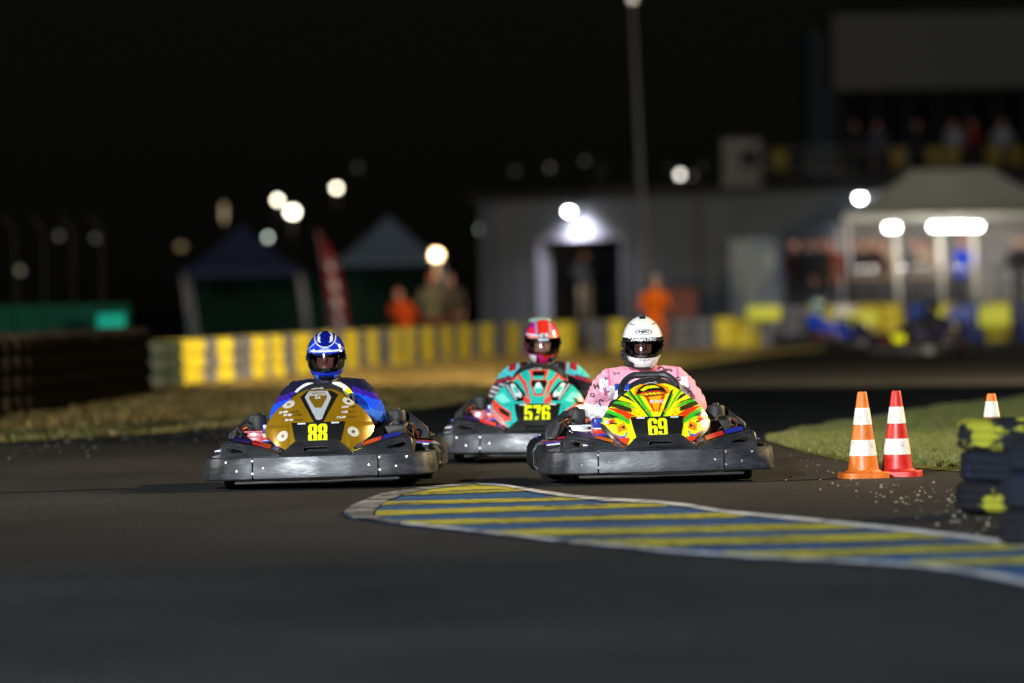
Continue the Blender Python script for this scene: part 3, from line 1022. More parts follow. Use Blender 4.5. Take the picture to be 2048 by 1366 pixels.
    for sgn in (-1, 1): 
        w_ = part('bumper_wing', f'wing{sgn}', lambda: wing(sgn))
        def wst(sgn=sgn, q=0):
            a = [(.47, .262), (.36, .240), (.25, .207)][q]; b = [(.37, .243), (.26, .211), (.215, .196)][q]
            mb = MB()
            vs = []
            for (x, z) in (a, b):
                for yy in (-.845, -.70): vs.append((sgn * x, yy, z + .022 + (.02 if yy > -.8 else 0)))
            return mb.put(vs, [(0, 1, 3, 2)])
        cols = (M_BLUE, M_ORED, M_VIO) if sgn > 0 else (M_VIO, M_ORED, M_BLUE)
        def deck(sgn=sgn):
            vs = []
            for (x, z) in ((.515, .262), (.36, .236), (.20, .192)):
                for yy in (-.885, -.62): vs.append((sgn * x, yy, z + .015 + (.02 if yy > -.8 else 0)))
            return MB().put(vs, [(0, 1, 3, 2), (2, 3, 5, 4)], True)
        dk = part('bumper_deck', f'deck{sgn}', lambda: deck().mesh('bumper_deck', M_PLASTIC))
        for q in range(3): part('deck_sticker', f'ws{sgn}{q}', lambda q=q: wst(q=q).mesh('deck_sticker', cols[q]), dk)
    # centre bracket with its slot
    def bracket():
        out = [(-.195, .188), (-.190, .200), (-.125, .258), (-.115, .264), (.115, .264), (.125, .258), (.195, .200), (.200, .188)]
        n = 10
        hole = [(-.052 + .024 * math.cos(math.pi / 2 + math.pi * i / n), .222 + .017 * math.sin(math.pi / 2 + math.pi * i / n)) for i in range(n + 1)]
        hole += [(.052 + .024 * math.cos(-math.pi / 2 + math.pi * i / n), .222 + .017 * math.sin(-math.pi / 2 + math.pi * i / n)) for i in range(n + 1)]
        return plate2d([out, hole], .04, .006, M_PLASTIC, 'bumper_bracket', lambda x, z, d: (x, -.955 + x * x * .6 + d + (z - .19) * 1.6, z))
    part('bumper_bracket', 'brk', bracket)
    part('bracket_backing', 'bkb', lambda: MB().box((0, -.84, .215), (.30, .02, .07), (-.5, 0, 0)).mesh('bracket_backing', M_MATT))
    # floor tray, frame, axle, seat
    part('floor_tray', 'tray', lambda: MB().box((0, -.25, .047), (.92, 1.35, .014), None, .004).mesh('floor_tray', M_MATT))
    def frame():
        mb = MB()
        for s in (-1, 1):
            mb.tube([(s * .30, -.80, .075), (s * .34, -.3, .075), (s * .36, .3, .08), (s * .33, .92, .11)], .016, 8)
            mb.tube([(s * .34, -.3, .08), (s * .62, -.25, .10), (s * .64, .2, .10), (s * .36, .28, .08)], .013, 8)
        mb.tube([(-.34, -.55, .08), (.34, -.55, .08)], .016, 8)
        mb.tube([(-.36, .3, .08), (.36, .3, .08)], .016, 8)
        mb.tube([(-.33, .85, .11), (.33, .85, .11)], .016, 8)
        mb.tube([(-.55, .55, .13), (.55, .55, .13)], .02, 10)
        mb.tube([(0, -.62, .09), (0, -.40, .30), (0, -.16, .50)], .011, 8)
        for s in (-1, 1): mb.tube([(s * .02, -.55, .10), (s * .12, -.50, .28), (s * .10, -.46, .42)], .010, 8)
        return mb.mesh('chassis_frame', M_STEEL)
    part('chassis_frame', 'frame', frame)
    def seat():
        vs, fs = [], []
        prof = [(-.16, .10), (.0, .075), (.2, .07), (.34, .10), (.44, .20), (.50, .32), (.545, .46), (.56, .52)]
        wid = [.15, .19, .21, .215, .21, .20, .18, .15]
        n = 13
        for (y, z), w in zip(prof, wid):
            for i in range(n):
                u = -1 + 2 * i / (n - 1)
                lift = abs(u) ** 3
                vs.append((w * u, y - .13 * lift * (z > .15), z + .12 * lift * (z < .3)))
        for i in range(len(prof) - 1):
            for q in range(n - 1):
                a = i * n + q
                fs.append((a, a + 1, a + n + 1, a + n))
        return MB().put(vs, fs, True).mesh('seat', M_MATT)
    part('seat', 'seat', seat)
    # wheels
    fr, fri = cached('fw', lambda: make_wheel(.128, .125))
    rr, rri = cached('rw', lambda: make_wheel(.138, .17))
    for s in (-1, 1):
        for me_, ri_, p_ in ((fr, fri, (s * .475, -.52, .128)), (rr, rri, (s * .505, .55, .138))):
            wl_ = add('wheel', me_, k, p_, (0, 0, R(-6) if p_[1] < 0 else 0))
            add('rim', ri_, wl_)
    # engine, tanks and boxes on both flanks
    def engine(s, col):
        mb = MB()
        mb.box((s * .395, .02, .255), (.10, .14, .13), None, .012)
        for i in range(5): mb.box((s * .395, .02, .205 + i * .028), (.125, .165, .008))
        return mb.mesh('engine', col)
    en = part('engine', 'engL' + engine_left, lambda: engine(-1, M_RED if engine_left == 'red' else M_ALU))
    part('spark_lead', 'lead', lambda: MB().tube([(-.40, -.06, .33), (-.44, -.08, .36), (-.50, -.02, .33), (-.52, .06, .25)], .008, 8).mesh('spark_lead', M_MATT), en)
    part('exhaust', 'exh', lambda: MB().tube([(-.35, -.09, .22), (-.30, -.16, .24), (-.27, -.05, .27), (-.28, .2, .27), (-.36, .5, .27)], [.02, .022, .024, .045, .045], 10).mesh('exhaust', M_ALU))
    part('carburettor', 'carb', lambda: MB().box((-.31, -.16, .285), (.06, .06, .06), None, .008).lathe([(0, 0), (.028, 0), (.03, .03), (.02, .05), (0, .05)], 12, (-.31, -.16, .31)).mesh('carburettor', M_ALU))
    for s in (-1, 1):
        part('air_box', f'air{s}', lambda: MB().lathe([(0, -.045), (.05, -.045), (.052, -.035), (.052, .03), (.046, .045), (.02, .05), (.016, .06), (0, .06)], 18, (s * .40, .20, .362)).mesh('air_box', M_MATT))
        def panel():
            out = [(s * .42, .25), (s * .57, .25), (s * .565, .30), (s * .46, .39), (s * .43, .39)]
            return plate2d([out], .05, .008, M_PLASTIC, 'engine_cover', lambda x, z, d: (x, .26 + d + (z - .25) * .5, z))
        part('engine_cover', f'cov{s}', panel)
    part('air_duct', 'duct', lambda: MB().tube([(-.54, .1, .25), (-.50, .08, .33), (-.46, .14, .35), (-.42, .2, .36)], .018, 10).mesh('air_duct', M_MATT))
    part('hose', 'hose', lambda: MB().tube([(.36, -.05, .22), (.42, -.1, .30), (.46, .02, .33), (.42, .15, .35)], .014, 8).mesh('hose', M_MATT))
    part('fuel_tank', 'tank', lambda: MB().box((.40, .0, .26), (.12, .22, .14), None, .02).mesh('fuel_tank', M_MATT))
    if detail:
        sb = part('sticker_box', 'sbx', lambda: MB().box((-.285, -.30, .335), (.105, .10, .055), (0, 0, .1), .008).mesh('sticker_box', M_BLUE))
        part('sticker_band', 'sbd', lambda: MB().box((-.285, -.30, .288), (.109, .104, .030), (0, 0, .1), .006).mesh('sticker_band', M_ORED), sb)
        part('sticker_band', 'sbw', lambda: MB().box((-.285, -.30, .304), (.112, .107, .009), (0, 0, .1), .003).mesh('sticker_band', M_WHITE), sb)
        part('sticker_band', 'sbb', lambda: MB().box((-.285, -.30, .268), (.107, .102, .014), (0, 0, .1), .003).mesh('sticker_band', M_BLUE), sb)
    for q, pts_ in enumerate([[(-.42, -.1, .27), (-.47, -.15, .31), (-.50, -.05, .36), (-.47, .1, .33)], [(-.33, -.25, .22), (-.40, -.30, .27), (-.46, -.2, .26), (-.52, -.05, .25)],
                              [(.33, -.30, .20), (.38, -.25, .29), (.47, -.15, .30), (.50, .05, .26)], [(.34, -.1, .30), (.40, -.02, .36), (.50, .05, .33), (.52, .2, .25)]]):
        part('cable', f'cable{q}', lambda: MB().tube(resample([Vector(v) for v in pts_], 14), .006, 6).mesh('cable', [M_MATT, M_RED, M_MATT, M_STEEL][q]))
    part('chain_guard', 'chg', lambda: MB().box((.47, .32, .27), (.05, .34, .11), (.15, 0, 0), .015).mesh('chain_guard', M_MATT))
    part('radiator_cap', 'radc', lambda: MB().lathe([(0, .0), (.02, 0), (.024, .012), (.018, .024), (0, .026)], 12, (-.43, .02, .325)).mesh('radiator_cap', M_STEEL))
    part('bracket', 'brkt', lambda: MB().box((-.475, .05, .335), (.055, .03, .03), (0, -.5, .2), .008).mesh('bracket', mat('orange_plastic', S(235, 110, 25), .4)))
    # steering wheel with hood
    def swheel():
        mb = MB()
        M = Matrix.Translation((0, -.16, .500)) @ Matrix.Rotation(R(-38), 4, 'X')
        n = 36
        pts = []
        for i in range(n):
            a = math.tau * i / n
            rx, rz = .165, .145 if math.sin(a) > 0 else .125
            z = rz * math.sin(a)
            z = min(z, .122)
            pts.append(M @ Vector((rx * math.cos(a), 0, z)))
        mb.tube(pts + [pts[0], pts[1]], .019, 10, cap=False)
        mb.tube([M @ Vector((-.15, 0, 0)), M @ Vector((0, .02, -.01)), M @ Vector((.15, 0, 0))], [(.012, .006)] * 3, 8)
        mb.tube([M @ Vector((0, 0, -.12)), M @ Vector((0, .03, 0))], [(.02, .006)] * 2, 8)
        mb.lathe([(0, -.01), (.035, -.01), (.035, .02), (0, .02)], 14, M @ Vector((0, 0, 0)), 'Y')
        return mb.mesh('steering_wheel', M_PLASTIC)
    part('steering_wheel', 'sw', swheel)
    def hood():
        vs, fs = [], []
        n = 17
        for j, (y, dz, s) in enumerate([(-.425, 0, 1.0), (-.405, .026, .99), (-.35, .048, .96), (-.26, .054, .90)]):
            for i in range(n):
                u = -1 + 2 * i / (n - 1)
                x = u * .135 * s
                vs.append((x, y + .5 * x * x, .534 + dz - 2.6 * x * x - .4 * abs(x) ** 3))
        for j in range(3):
            for i in range(n - 1):
                a = j * n + i
                fs.append((a, a + 1, a + n + 1, a + n))
        me_ = MB().put(vs, fs, True)
        return me_
    hd = part('fairing_hood', f'hood{zk}', lambda: hood().mesh('fairing_hood', M_PLASTIC))
    sq = [(-.045 + .003 * i, .0035 * math.sin(i * 1.25) * (1 - i / 30)) for i in range(16)] + [(.012 + .009 * math.cos(t), .004 * math.sin(t)) for t in np.linspace(math.pi, 3 * math.pi, 14)]
    part('hood_emblem', 'hem', lambda: MB().tube([(x, -.416 + .5 * x * x, .556 - 2.6 * x * x + z) for x, z in sq], .0013, 5).mesh('hood_emblem', M_WHITE), hd)
    if zk != 1: hd.location = (0, 0, (.549 - .205) * (zk - 1))
    # cowl and number plate
    fme, bvh = fairing_mesh(paint, pm, zk)
    fa = add('front_fairing', fme, k)
    def plate():
        nu, nv = 24, 14
        vs, fs, sm = [], [], []
        for j in range(nv + 1):
            t = j / nv
            z = .247 + .122 * t
            hw = .150 - .030 * (1 - t) ** 0.8 + .004 * math.sin(t * math.pi)
            for i in range(nu + 1):
                u = -1 + 2 * i / nu
                x = u * hw
                vs.append((x, float(fsurf(x * .8, z)) - .016, z))
        n0 = len(vs)
        vs += [(x, y + .012, z) for x, y, z in vs]
        w = nu + 1
        for j in range(nv):
            for i in range(nu):
                a = j * w + i
                fs.append((a, a + 1, a + w + 1, a + w)); fs.append((a + n0, a + n0 + w, a + n0 + w + 1, a + n0 + 1))
        ring = [i for i in range(w)] + [j * w + nu for j in range(1, nv + 1)] + [nv * w + i for i in range(nu - 1, -1, -1)] + [j * w for j in range(nv - 1, 0, -1)]
        for a, b in zip(ring, ring[1:] + ring[:1]): fs.append((a, a + n0, b + n0, b))
        return MB().put(vs, fs, True)
    pb = cached('platemb', plate)
    pl = part('number_plate', 'plate', lambda: pb.mesh('number_plate', mat('plate_black', (.010, .010, .011, 1), .35, var=.1)))
    pbvh = cached('platebvh', lambda: BVHTree.FromPolygons(pb.v, pb.f))
    if number:
        for q, ch in enumerate(number):
            heavy_digit(ch, plate_dx + .056 * (q - (len(number) - 1) / 2), .309, .052, .101, pbvh, pl)
        for (x, w, z, m_) in ((-.092, .045, .3635, M_WHITE), (.098, .045, .3635, M_WHITE), (-.085, .045, .2515, M_WHITE), (.09, .03, .2530, M_ORED), (.065, .02, .2530, M_BLUE)):
            project_poly('plate_sticker', [(x - w / 2, z - .004), (x + w / 2, z - .004), (x + w / 2, z + .004), (x - w / 2, z + .004)], pbvh, m_, pl, lift=.003, n=12)
    return k, fa, bvh, pl, pbvh
# ------------------------------------------------------------------ drivers
def remesh(mb, voxel, smooth_it=4):
    me = mb.mesh('tmp', None, auto=0)
    ob = bpy.data.objects.new('tmp', me)
    COL.objects.link(ob)
    md = ob.modifiers.new('r', 'REMESH'); md.mode = 'VOXEL'; md.voxel_size = voxel
    ms = ob.modifiers.new('s', 'SMOOTH'); ms.iterations = smooth_it; ms.factor = 0.5
    dg = bpy.context.evaluated_depsgraph_get()
    out = bpy.data.meshes.new_from_object(ob.evaluated_get(dg))
    bpy.data.objects.remove(ob); bpy.data.meshes.remove(me)
    out.polygons.foreach_set('use_smooth', [True] * len(out.polygons))
    return out

def hand(mb, wrist, palm_dir, curl_dir, side, r=.0095):
    """palm and five bent fingers; palm_dir = from wrist to knuckles, curl_dir = where fingers bend"""
    w, p, c, s = Vector(wrist), Vector(palm_dir).normalized(), Vector(curl_dir).normalized(), Vector(side).normalized()
    mb.tube([w, w + p * .045, w + p * .085], [(.026, .020), (.040, .018), (.038, .016)], 12, ref=s, round_ends=True)
    for i, (o, ln) in enumerate([(-.030, .062), (-.010, .074), (.010, .070), (.029, .054)]):
        b = w + p * .082 + s * o
        k1 = b + p * ln * .5 + c * ln * .10
        k2 = k1 + p * ln * .12 + c * ln * .42
        k3 = k2 - p * ln * .28 + c * ln * .18
        mb.tube([b, k1, k2, k3], [r, r * .95, r * .88, r * .8], 8, round_ends=True)
    b = w + p * .025 - s * .034
    mb.tube([b, b - s * .018 + p * .028 + c * .012, b - s * .008 + p * .058 + c * .026], [r * 1.2, r * 1.1, r * .9], 8, round_ends=True)

HELM = Vector((0, .335, .778))
def driver_body():
    mb = MB()
    mb.tube([(0, .27, .15), (0, .33, .24), (0, .385, .36), (0, .42, .47), (0, .425, .545), (0, .41, .60), (0, .385, .645), (0, .36, .70)],
            [(.165, .11), (.165, .115), (.165, .118), (.185, .125), (.185, .110), (.13, .085), (.075, .07), (.058, .06)], 24, round_ends=True)
    # suit collar
    mb.tube([(0, .40, .61), (0, .375, .655)], [(.085, .078), (.073, .068)], 20, round_ends=True)
    for s in (-1, 1):
        mb.tube([(s * .11, .42, .575), (s * .185, .41, .558), (s * .235, .37, .51), (s * .275, .31, .45), (s * .298, .235, .398), (s * .285, .16, .385), (s * .25, .03, .40), (s * .205, -.06, .42), (s * .185, -.095, .432)],
                [.070, .080, .073, .066, .060, .058, .050, .040, .034], 16, round_ends=True)
        # hand on the rim: fingers over the wheel, bent forward and down
        hand(mb, (s * .183, -.098, .434), (-s * .15, -.75, .30), (-s * .6, -.6, -.2), (s * .2, -.3, -.9))
        mb.tube([(s * .09, .29, .17), (s * .16, .05, .27), (s * .20, -.14, .34), (s * .19, -.30, .27), (s * .17, -.50, .16), (s * .165, -.53, .12)],
                [.088, .080, .064, .055, .044, .042], 16, round_ends=True)
        mb.tube([(s * .165, -.51, .085), (s * .165, -.58, .10), (s * .165, -.66, .15)], [(.042, .045), (.042, .038), (.036, .022)], 12, round_ends=True)
    # head with face
    h = HELM + Vector((0, .0, -.012))
    mb.tube([h + Vector((0, .03, -.09)), (0, .37, .64)], [.058, .06], 16, round_ends=True)
    mb.ball(h + Vector((0, .005, .015)), (.076, .098, .112), 24, 18)
    mb.ball(h + Vector((0, -.045, -.055)), (.056, .058, .062), 20, 14)
    mb.tube([h + Vector((0, -.092, .022)), h + Vector((0, -.112, -.018)), h + Vector((0, -.096, -.028))], [.009, .013, .013], 10, round_ends=True)
    for s in (-1, 1):
        mb.tube([h + Vector((s * .012, -.092, .030)), h + Vector((s * .050, -.080, .028))], [.0095, .008], 8, round_ends=True)
        mb.ball(h + Vector((s * .040, -.068, -.028)), (.026, .026, .022), 14, 10)
    return remesh(mb, .0062, 3)
BODY = driver_body()
_n = len(BODY.vertices)
BV = np.empty(_n * 3); BODY.vertices.foreach_get('co', BV); BV = BV.reshape(-1, 3)
# cloth folds on arms, sides and shoulders
_nr = np.empty(_n * 3); BODY.vertices.foreach_get('normal', _nr); _nr = _nr.reshape(-1, 3)
_cl = (BV[:, 2] < .64) & (BV[:, 1] > -.06)
_f = (np.sin(BV[:, 2] * 95 + BV[:, 0] * 46 + 2.2 * np.sin(BV[:, 0] * 31 + BV[:, 1] * 22)) * .5 + np.sin(BV[:, 2] * 57 - BV[:, 0] * 63 + BV[:, 1] * 38) * .5
      + .6 * np.sin(BV[:, 0] * 150 + BV[:, 2] * 40 + 3 * np.sin(BV[:, 2] * 60)))
_amp = .0012 + .0030 * np.clip((np.abs(BV[:, 0]) - .18) / .1, 0, 1)
BV = BV + _nr * (_f * _amp * _cl)[:, None]
BODY.vertices.foreach_set('co', BV.ravel())
BODY.update()
BODY_BVH = BVHTree.FromPolygons([tuple(v) for v in BV], [tuple(p.vertices) for p in BODY.polygons])

def face_cols(col, skin):
    h = HELM + Vector((0, 0, -.012))
    x, y, z = BV[:, 0], BV[:, 1], BV[:, 2]
    hd = (z > .665)
    col[hd] = skin
    fr = hd & (y < h.y - .05)
    for s in (-1, 1):
        e = fr & (((x - s * .032) / .016) ** 2 + ((z - h.z - .008) / .0075) ** 2 < 1)
        col[e] = (.25, .22, .2, 1)
        e = fr & (((x - s * .032) / .008) ** 2 + ((z - h.z - .008) / .008) ** 2 < 1)
        col[e] = (.02, .015, .012, 1)
        b = fr & (np.abs(x - s * .033) < .022) & (np.abs(z - h.z - .030) < .0055)
        col[b] = (.06, .035, .02, 1)
    m = fr & (np.abs(x) < .022) & (np.abs(z - h.z + .062) < .006)
    col[m] = (.45, .15, .13, 1)
    return col

def suit69():
    x, y, z = BV[:, 0], BV[:, 1], BV[:, 2]
    pink, white, blue = S(238, 170, 190), S(238, 236, 238), S(35, 70, 175)
    c = np.tile(np.array(pink), (_n, 1))
    ax = np.abs(x)
    c[(z < .47 - .0 * ax) & (ax > .22) & (x < 0) & (z < .435 + .25 * (ax - .3))] = white
    c[(ax > .19) & (ax < .205) & (z > .50)] = S(235, 110, 160)
    c[(ax > .205) & (ax < .255) & (z > .50) & (z < .575)] = white
    c[(z > .44) & (z < .535) & (ax < .205)] = white
    c[(z > .505) & (z < .548) & (ax < .165)] = blue
    c[(x > 0) & (ax > .15) & (ax < .185) & (z < .56)] = white
    c[(ax > .235) & (ax < .30) & (z < .41)] = white
    c[(x > 0) & (z < .505) & (ax > .21) & (ax < .25)] = white
    c[(z > .60) & (ax < .1)] = S(235, 150, 180)
    c[y < -.085] = S(30, 30, 34)
    c[(z < .40) & (y < -.1)] = S(200, 140, 160)
    return face_cols(c, S(205, 150, 130))

def suit88():
    x, y, z = BV[:, 0], BV[:, 1], BV[:, 2]
    ax = np.abs(x)
    c = np.tile(np.array(S(16, 16, 48)), (_n, 1))
    t = z + .35 * (ax - .22)
    c[(ax > .15) & (t < .565) & (t > .505)] = S(52, 22, 140)
    c[(ax > .13) & (t < .53)] = S(20, 75, 215)
    c[(ax > .18) & (t < .47)] = S(25, 105, 238)
    c[(t < .41) & (ax > .2)] = S(22, 20, 80)
    c[(ax < .13) & (z > .45)] = S(14, 14, 38)
    c[(y < -.085) & (z > .37)] = S(225, 225, 220)
    c[(y < -.3) & (x > .1)] = S(225, 225, 90)
    return face_cols(c, S(190, 125, 110))

def suit576():
    x, y, z = BV[:, 0], BV[:, 1], BV[:, 2]
    ax = np.abs(x)
    teal, dk, red = S(70, 190, 195), S(22, 20, 26), S(150, 25, 40)
    c = np.tile(np.array(dk), (_n, 1))
    t = z + .3 * (ax - .2)
    c[(ax > .145) & (t > .548)] = teal
    c[(ax > .21) & (t > .53) & (t < .56)] = S(90, 30, 45)
    c[(ax > .175) & (ax < .225) & (t > .585)] = red
    c[(ax > .14) & (ax < .152) & (t > .5)] = red
    c[(ax > .15) & (t < .548) & (t > .535)] = S(150, 30, 55)
    c[(x < 0) & (ax > .20) & (t < .525) & (t > .45) & (np.sin(z * 200 + x * 60) > -.1)] = S(190, 190, 200)
    c[(x < 0) & (ax > .16) & (ax < .26) & (t < .40)] = S(120, 25, 50)
    c[(ax < .10) & (z > .52) & (np.sin(x * 120) * np.sin(z * 90) > .35)] = S(120, 120, 135)
    c[(x > .06) & (x < .11) & (z > .50) & (z < .56)] = S(215, 190, 20)
    c[(y < -.085)] = S(30, 30, 34)
    return face_cols(c, S(225, 170, 145))

# helmet -----------------------------------------------------------------
HZ = np.array([-.150, -.135, -.115, -.095, -.065, -.03, .0, .03, .055, .08, .105, .125, .14, .149, .154])
HA = np.array([.042, .069, .085, .096, .108, .1135, .1165, .1155, .111, .102, .087, .068, .048, .028, .002])
HF = np.array([.085, .118, .135, .146, .152, .148, .143, .137, .129, .117, .098, .076, .052, .03, .002])
HB = np.array([.050, .075, .090, .103, .118, .128, .132, .132, .128, .118, .100, .078, .055, .032, .002])
def helm_pt(z, a, k=1.0):
    """a = 0 faces front (-Y)"""
    A, Fr, Bk = np.interp(z, HZ, HA), np.interp(z, HZ, HF), np.interp(z, HZ, HB)
    ex = 2 / 2.15
    cs, sn = np.cos(a), np.sin(a)
    x = np.sign(sn) * np.abs(sn) ** ex * A
    y = np.where(cs > 0, -np.abs(cs) ** ex * Fr, np.abs(cs) ** ex * Bk)
    return x * k, y * k, z * k

def port_top(a): return .026 - .004 * np.cos(a) 
def port_bot(a): return -.050 - .020 * np.cos(a)
def helmet(parent, paint, vis_tint, tilt=(0, 0, 0), face_half=.95, spoiler=False, vis_alpha=.5, strip=None):
    nz, na = 120, 220
    z = np.interp(np.linspace(0, 1, nz), np.linspace(0, 1, len(HZ)), HZ)
    z = np.sort(np.concatenate([np.linspace(-.15, .1, 96), .1 + .054 * (1 - np.cos(np.linspace(0.05, 1, 24) * math.pi / 2)) ** .0 * np.sin(np.linspace(0.05, 1, 24) * math.pi / 2)]))
    nz = len(z)
    a = np.linspace(-math.pi, math.pi, na, endpoint=False)
    Z, A = np.meshgrid(z, a, indexing='ij')
    X, Y, Zk = helm_pt(Z, A)
    # raised edges above and below the eye port, vents on the chin and brow
    rd = np.exp(-((Z - port_top(A) - .012) / .006) ** 2) * (np.abs(A) < 1.5) * .0025
    ch = np.exp(-((Z + .104) / .006) ** 2) * (np.abs(A) < .35) * -.003
    X, Y = X * (1 + rd / .12), Y * (1 + (rd + ch) / .14)
    V = np.stack([X, Y, Zk], -1).reshape(-1, 3)
    hole = (np.abs(A) < face_half) & (Z < port_top(A)) & (Z > port_bot(A))
    hv = hole.ravel()
    fs = []
    for i in range(nz - 1):
        for k in range(na):
            q = (i * na + k, i * na + (k + 1) % na, (i + 1) * na + (k + 1) % na, (i + 1) * na + k)
            if not (hv[q[0]] and hv[q[1]] and hv[q[2]] and hv[q[3]]): fs.append(q)
    fs.append(tuple(range(na))[::-1]); fs.append(tuple((nz - 1) * na + k for k in range(na)))
    me = bpy.data.meshes.new('helmet')
    me.from_pydata(V.tolist(), [], fs)
    me.polygons.foreach_set('use_smooth', [True] * len(fs))
    set_col(me, paint(X.ravel(), Zk.ravel(), A.ravel()))
    me.materials.append(M_HELMET)
    h = add('helmet', me, parent, HELM, tuple(R(t) for t in tilt))
    full = [(i * na + k, i * na + (k + 1) % na, (i + 1) * na + (k + 1) % na, (i + 1) * na + k) for i in range(0, nz - 1) for k in range(na)]
    bvh = BVHTree.FromPolygons([tuple(v) for v in V], full)
    def patch(name, zt, zb, amax, kk, m, nz2=14, na2=60, col=None):
        aa = np.linspace(-amax, amax, na2)
        vs, f2 = [], []
        for j in range(nz2):
            t = j / (nz2 - 1)
            for q in aa:
                zz = zb(q) * (1 - t) + zt(q) * t
                x, y, _ = helm_pt(np.array(zz), np.array(q), 1.0)
                vs.append((float(x) * kk, float(y) * kk, zz))
        for j in range(nz2 - 1):
            for i in range(na2 - 1):
                p = j * na2 + i
                f2.append((p, p + 1, p + na2 + 1, p + na2))
        me2 = bpy.data.meshes.new(name)
        me2.from_pydata(vs, [], f2)
        me2.polygons.foreach_set('use_smooth', [True] * len(f2))
        me2.materials.append(m)
        return add(name, me2, h), BVHTree.FromPolygons(vs, f2)
    # padding between shell and face: a dark inner wall with a smaller opening
    mb = MB()
    ia = np.linspace(-math.pi, math.pi, 64, endpoint=False)
    iz = np.linspace(-.14, .12, 30)
    vs, f2 = [], []
    for zz in iz:
        for q in ia:
            x, y, _ = helm_pt(np.array(zz), np.array(q))
            vs.append((float(x) * .93, float(y) * .93, zz * .97))
    for i in range(len(iz) - 1):
        for k_ in range(64):
            q = ia[k_] + math.pi / 64
            zz = (iz[i] + iz[i + 1]) / 2
            if abs(q) < .62 and -.062 < zz < .03: continue
            f2.append((i * 64 + k_, i * 64 + (k_ + 1) % 64, (i + 1) * 64 + (k_ + 1) % 64, (i + 1) * 64 + k_))
    mb.put(vs, f2, True)
    mb.build('padding', M_MATT, h, auto=0)
    vm = bpy.data.materials.new('visor_glass')
    vm.use_nodes = True
    n, l = vm.node_tree.nodes, vm.node_tree.links
    n.clear()
    tr = n.new('ShaderNodeBsdfTransparent'); tr.inputs[0].default_value = (*vis_tint, 1)
    gl = n.new('ShaderNodeBsdfGlossy'); gl.inputs['Roughness'].default_value = .05
    mx = n.new('ShaderNodeMixShader'); lw = n.new('ShaderNodeFresnel'); lw.inputs[0].default_value = 2.0
    out = n.new('ShaderNodeOutputMaterial')
    l.new(lw.outputs[0], mx.inputs[0]); l.new(tr.outputs[0], mx.inputs[1]); l.new(gl.outputs[0], mx.inputs[2]); l.new(mx.outputs[0], out.inputs[0])
    vz, vbvh = patch('visor', lambda q: .036 - .004 * math.cos(q), lambda q: -.052 - .034 * math.cos(q), 1.42, 1.022, vm)
    sbvh = None
    if strip:
        s_, sbvh = patch('visor_strip', lambda q: .0365 - .004 * math.cos(q), lambda q: .011 - .002 * math.cos(q), 1.30, 1.028, mat('strip_' + strip[0], strip[1], .2, var=.05, coat=.5))
        sbvh = (s_, sbvh)
    # pivots
    for s in (-1, 1):
        x, y, _ = helm_pt(np.array(-.005), np.array(s * 1.45))
        MB().lathe([(0, -.006), (.014, -.006), (.017, 0), (.017, .004)], 16, (0, 0, 0), 'X').build('visor_pivot', M_MATT, h, (float(x) * 1.03, float(y) * 1.02, -.005), (0, 0, 0))
    # neck roll / bottom trim
    pts = []
    for q in np.linspace(-math.pi, math.pi, 40, endpoint=False):
        x, y, _ = helm_pt(np.array(-.139), np.array(q))
        pts.append((float(x), float(y), -.139 - .004 * math.cos(q)))
    MB().tube(pts + [pts[0], pts[1]], .007, 8, cap=False).build('bottom_trim', M_MATT, h)
    return h, bvh, vbvh, sbvh

def hm69(x, z, a):
    c = np.tile(np.array(S(240, 240, 234)), (len(x), 1))
    c[(np.abs(x) < .018) & (z > .138)] = BLK
    for s in (-1, 1):
        c[(np.abs(x - s * .062) < .012) & (np.abs(z - .108 - .25 * (np.abs(x) - .062)) < .0025)] = BLK
    c[(np.abs(x) < .003) & (np.abs(z + .100) < .008) & (np.abs(a) < 1)] = BLK
    for s in (-1, 1): c[(np.abs(np.abs(x) - .018) < .012) & (np.abs(z + .094 - .18 * (np.abs(x) - .018)) < .0016) & (np.abs(a) < 1)] = S(90, 90, 90)
    c[(np.abs(a) > 1.1) & (z < -.09)] = S(70, 70, 75)
    return c

def hm88(x, z, a):
    blue, wht, sil, dkb = S(25, 50, 190), S(215, 222, 232), S(150, 165, 190), S(14, 24, 120)
    c = np.tile(np.array(blue), (len(x), 1))
    ax = np.abs(x)
    f = np.abs(a) < 1.9
    e = (x / .060) ** 2 + ((z - .122) / .050) ** 2
    c[(e < 1.22) & (z > .05)] = wht
    c[(e < 1.0) & (z > .05)] = dkb
    c[(e < .62) & (e > .40) & (ax > .018) & (z > .095)] = S(190, 205, 230)
    c[(np.abs(z - .085 + .9 * (ax - .07)) < .004) & (ax > .06)] = S(150, 180, 225)
    c[(z > .040) & (z < .068 - .9 * ax * ax / .1) & (ax < .10)] = sil
    c[(z > .041) & (z < .050) & (ax < .09)] = S(225, 228, 232)
    c[(z > .100) & (z < .128) & (ax > .030) & (ax < .046)] = wht
    c[(np.abs(z - .026) < .0035)] = S(80, 130, 215)
    c[(z < -.058 - .0 * ax) & (z > -.078) & (ax < .07)] = S(40, 90, 200)
    c[(np.abs(z + .082 - .35 * ax * ax / .1) < .0045)] = wht
    c[(np.abs(z + .070 - .4 * ax) < .003) & (ax < .08)] = S(120, 200, 235)
    c[(z < -.10) & (ax > .05)] = S(110, 140, 200)
    c[(z < -.103) & (ax < .045)] = S(25, 28, 40)
    c[(ax > .092) & (z < -.035)] = S(120, 150, 215)
    c[(np.abs(ax - .098) < .005) & (z > -.02) & (z < .06)] = S(95, 140, 225)
    return c

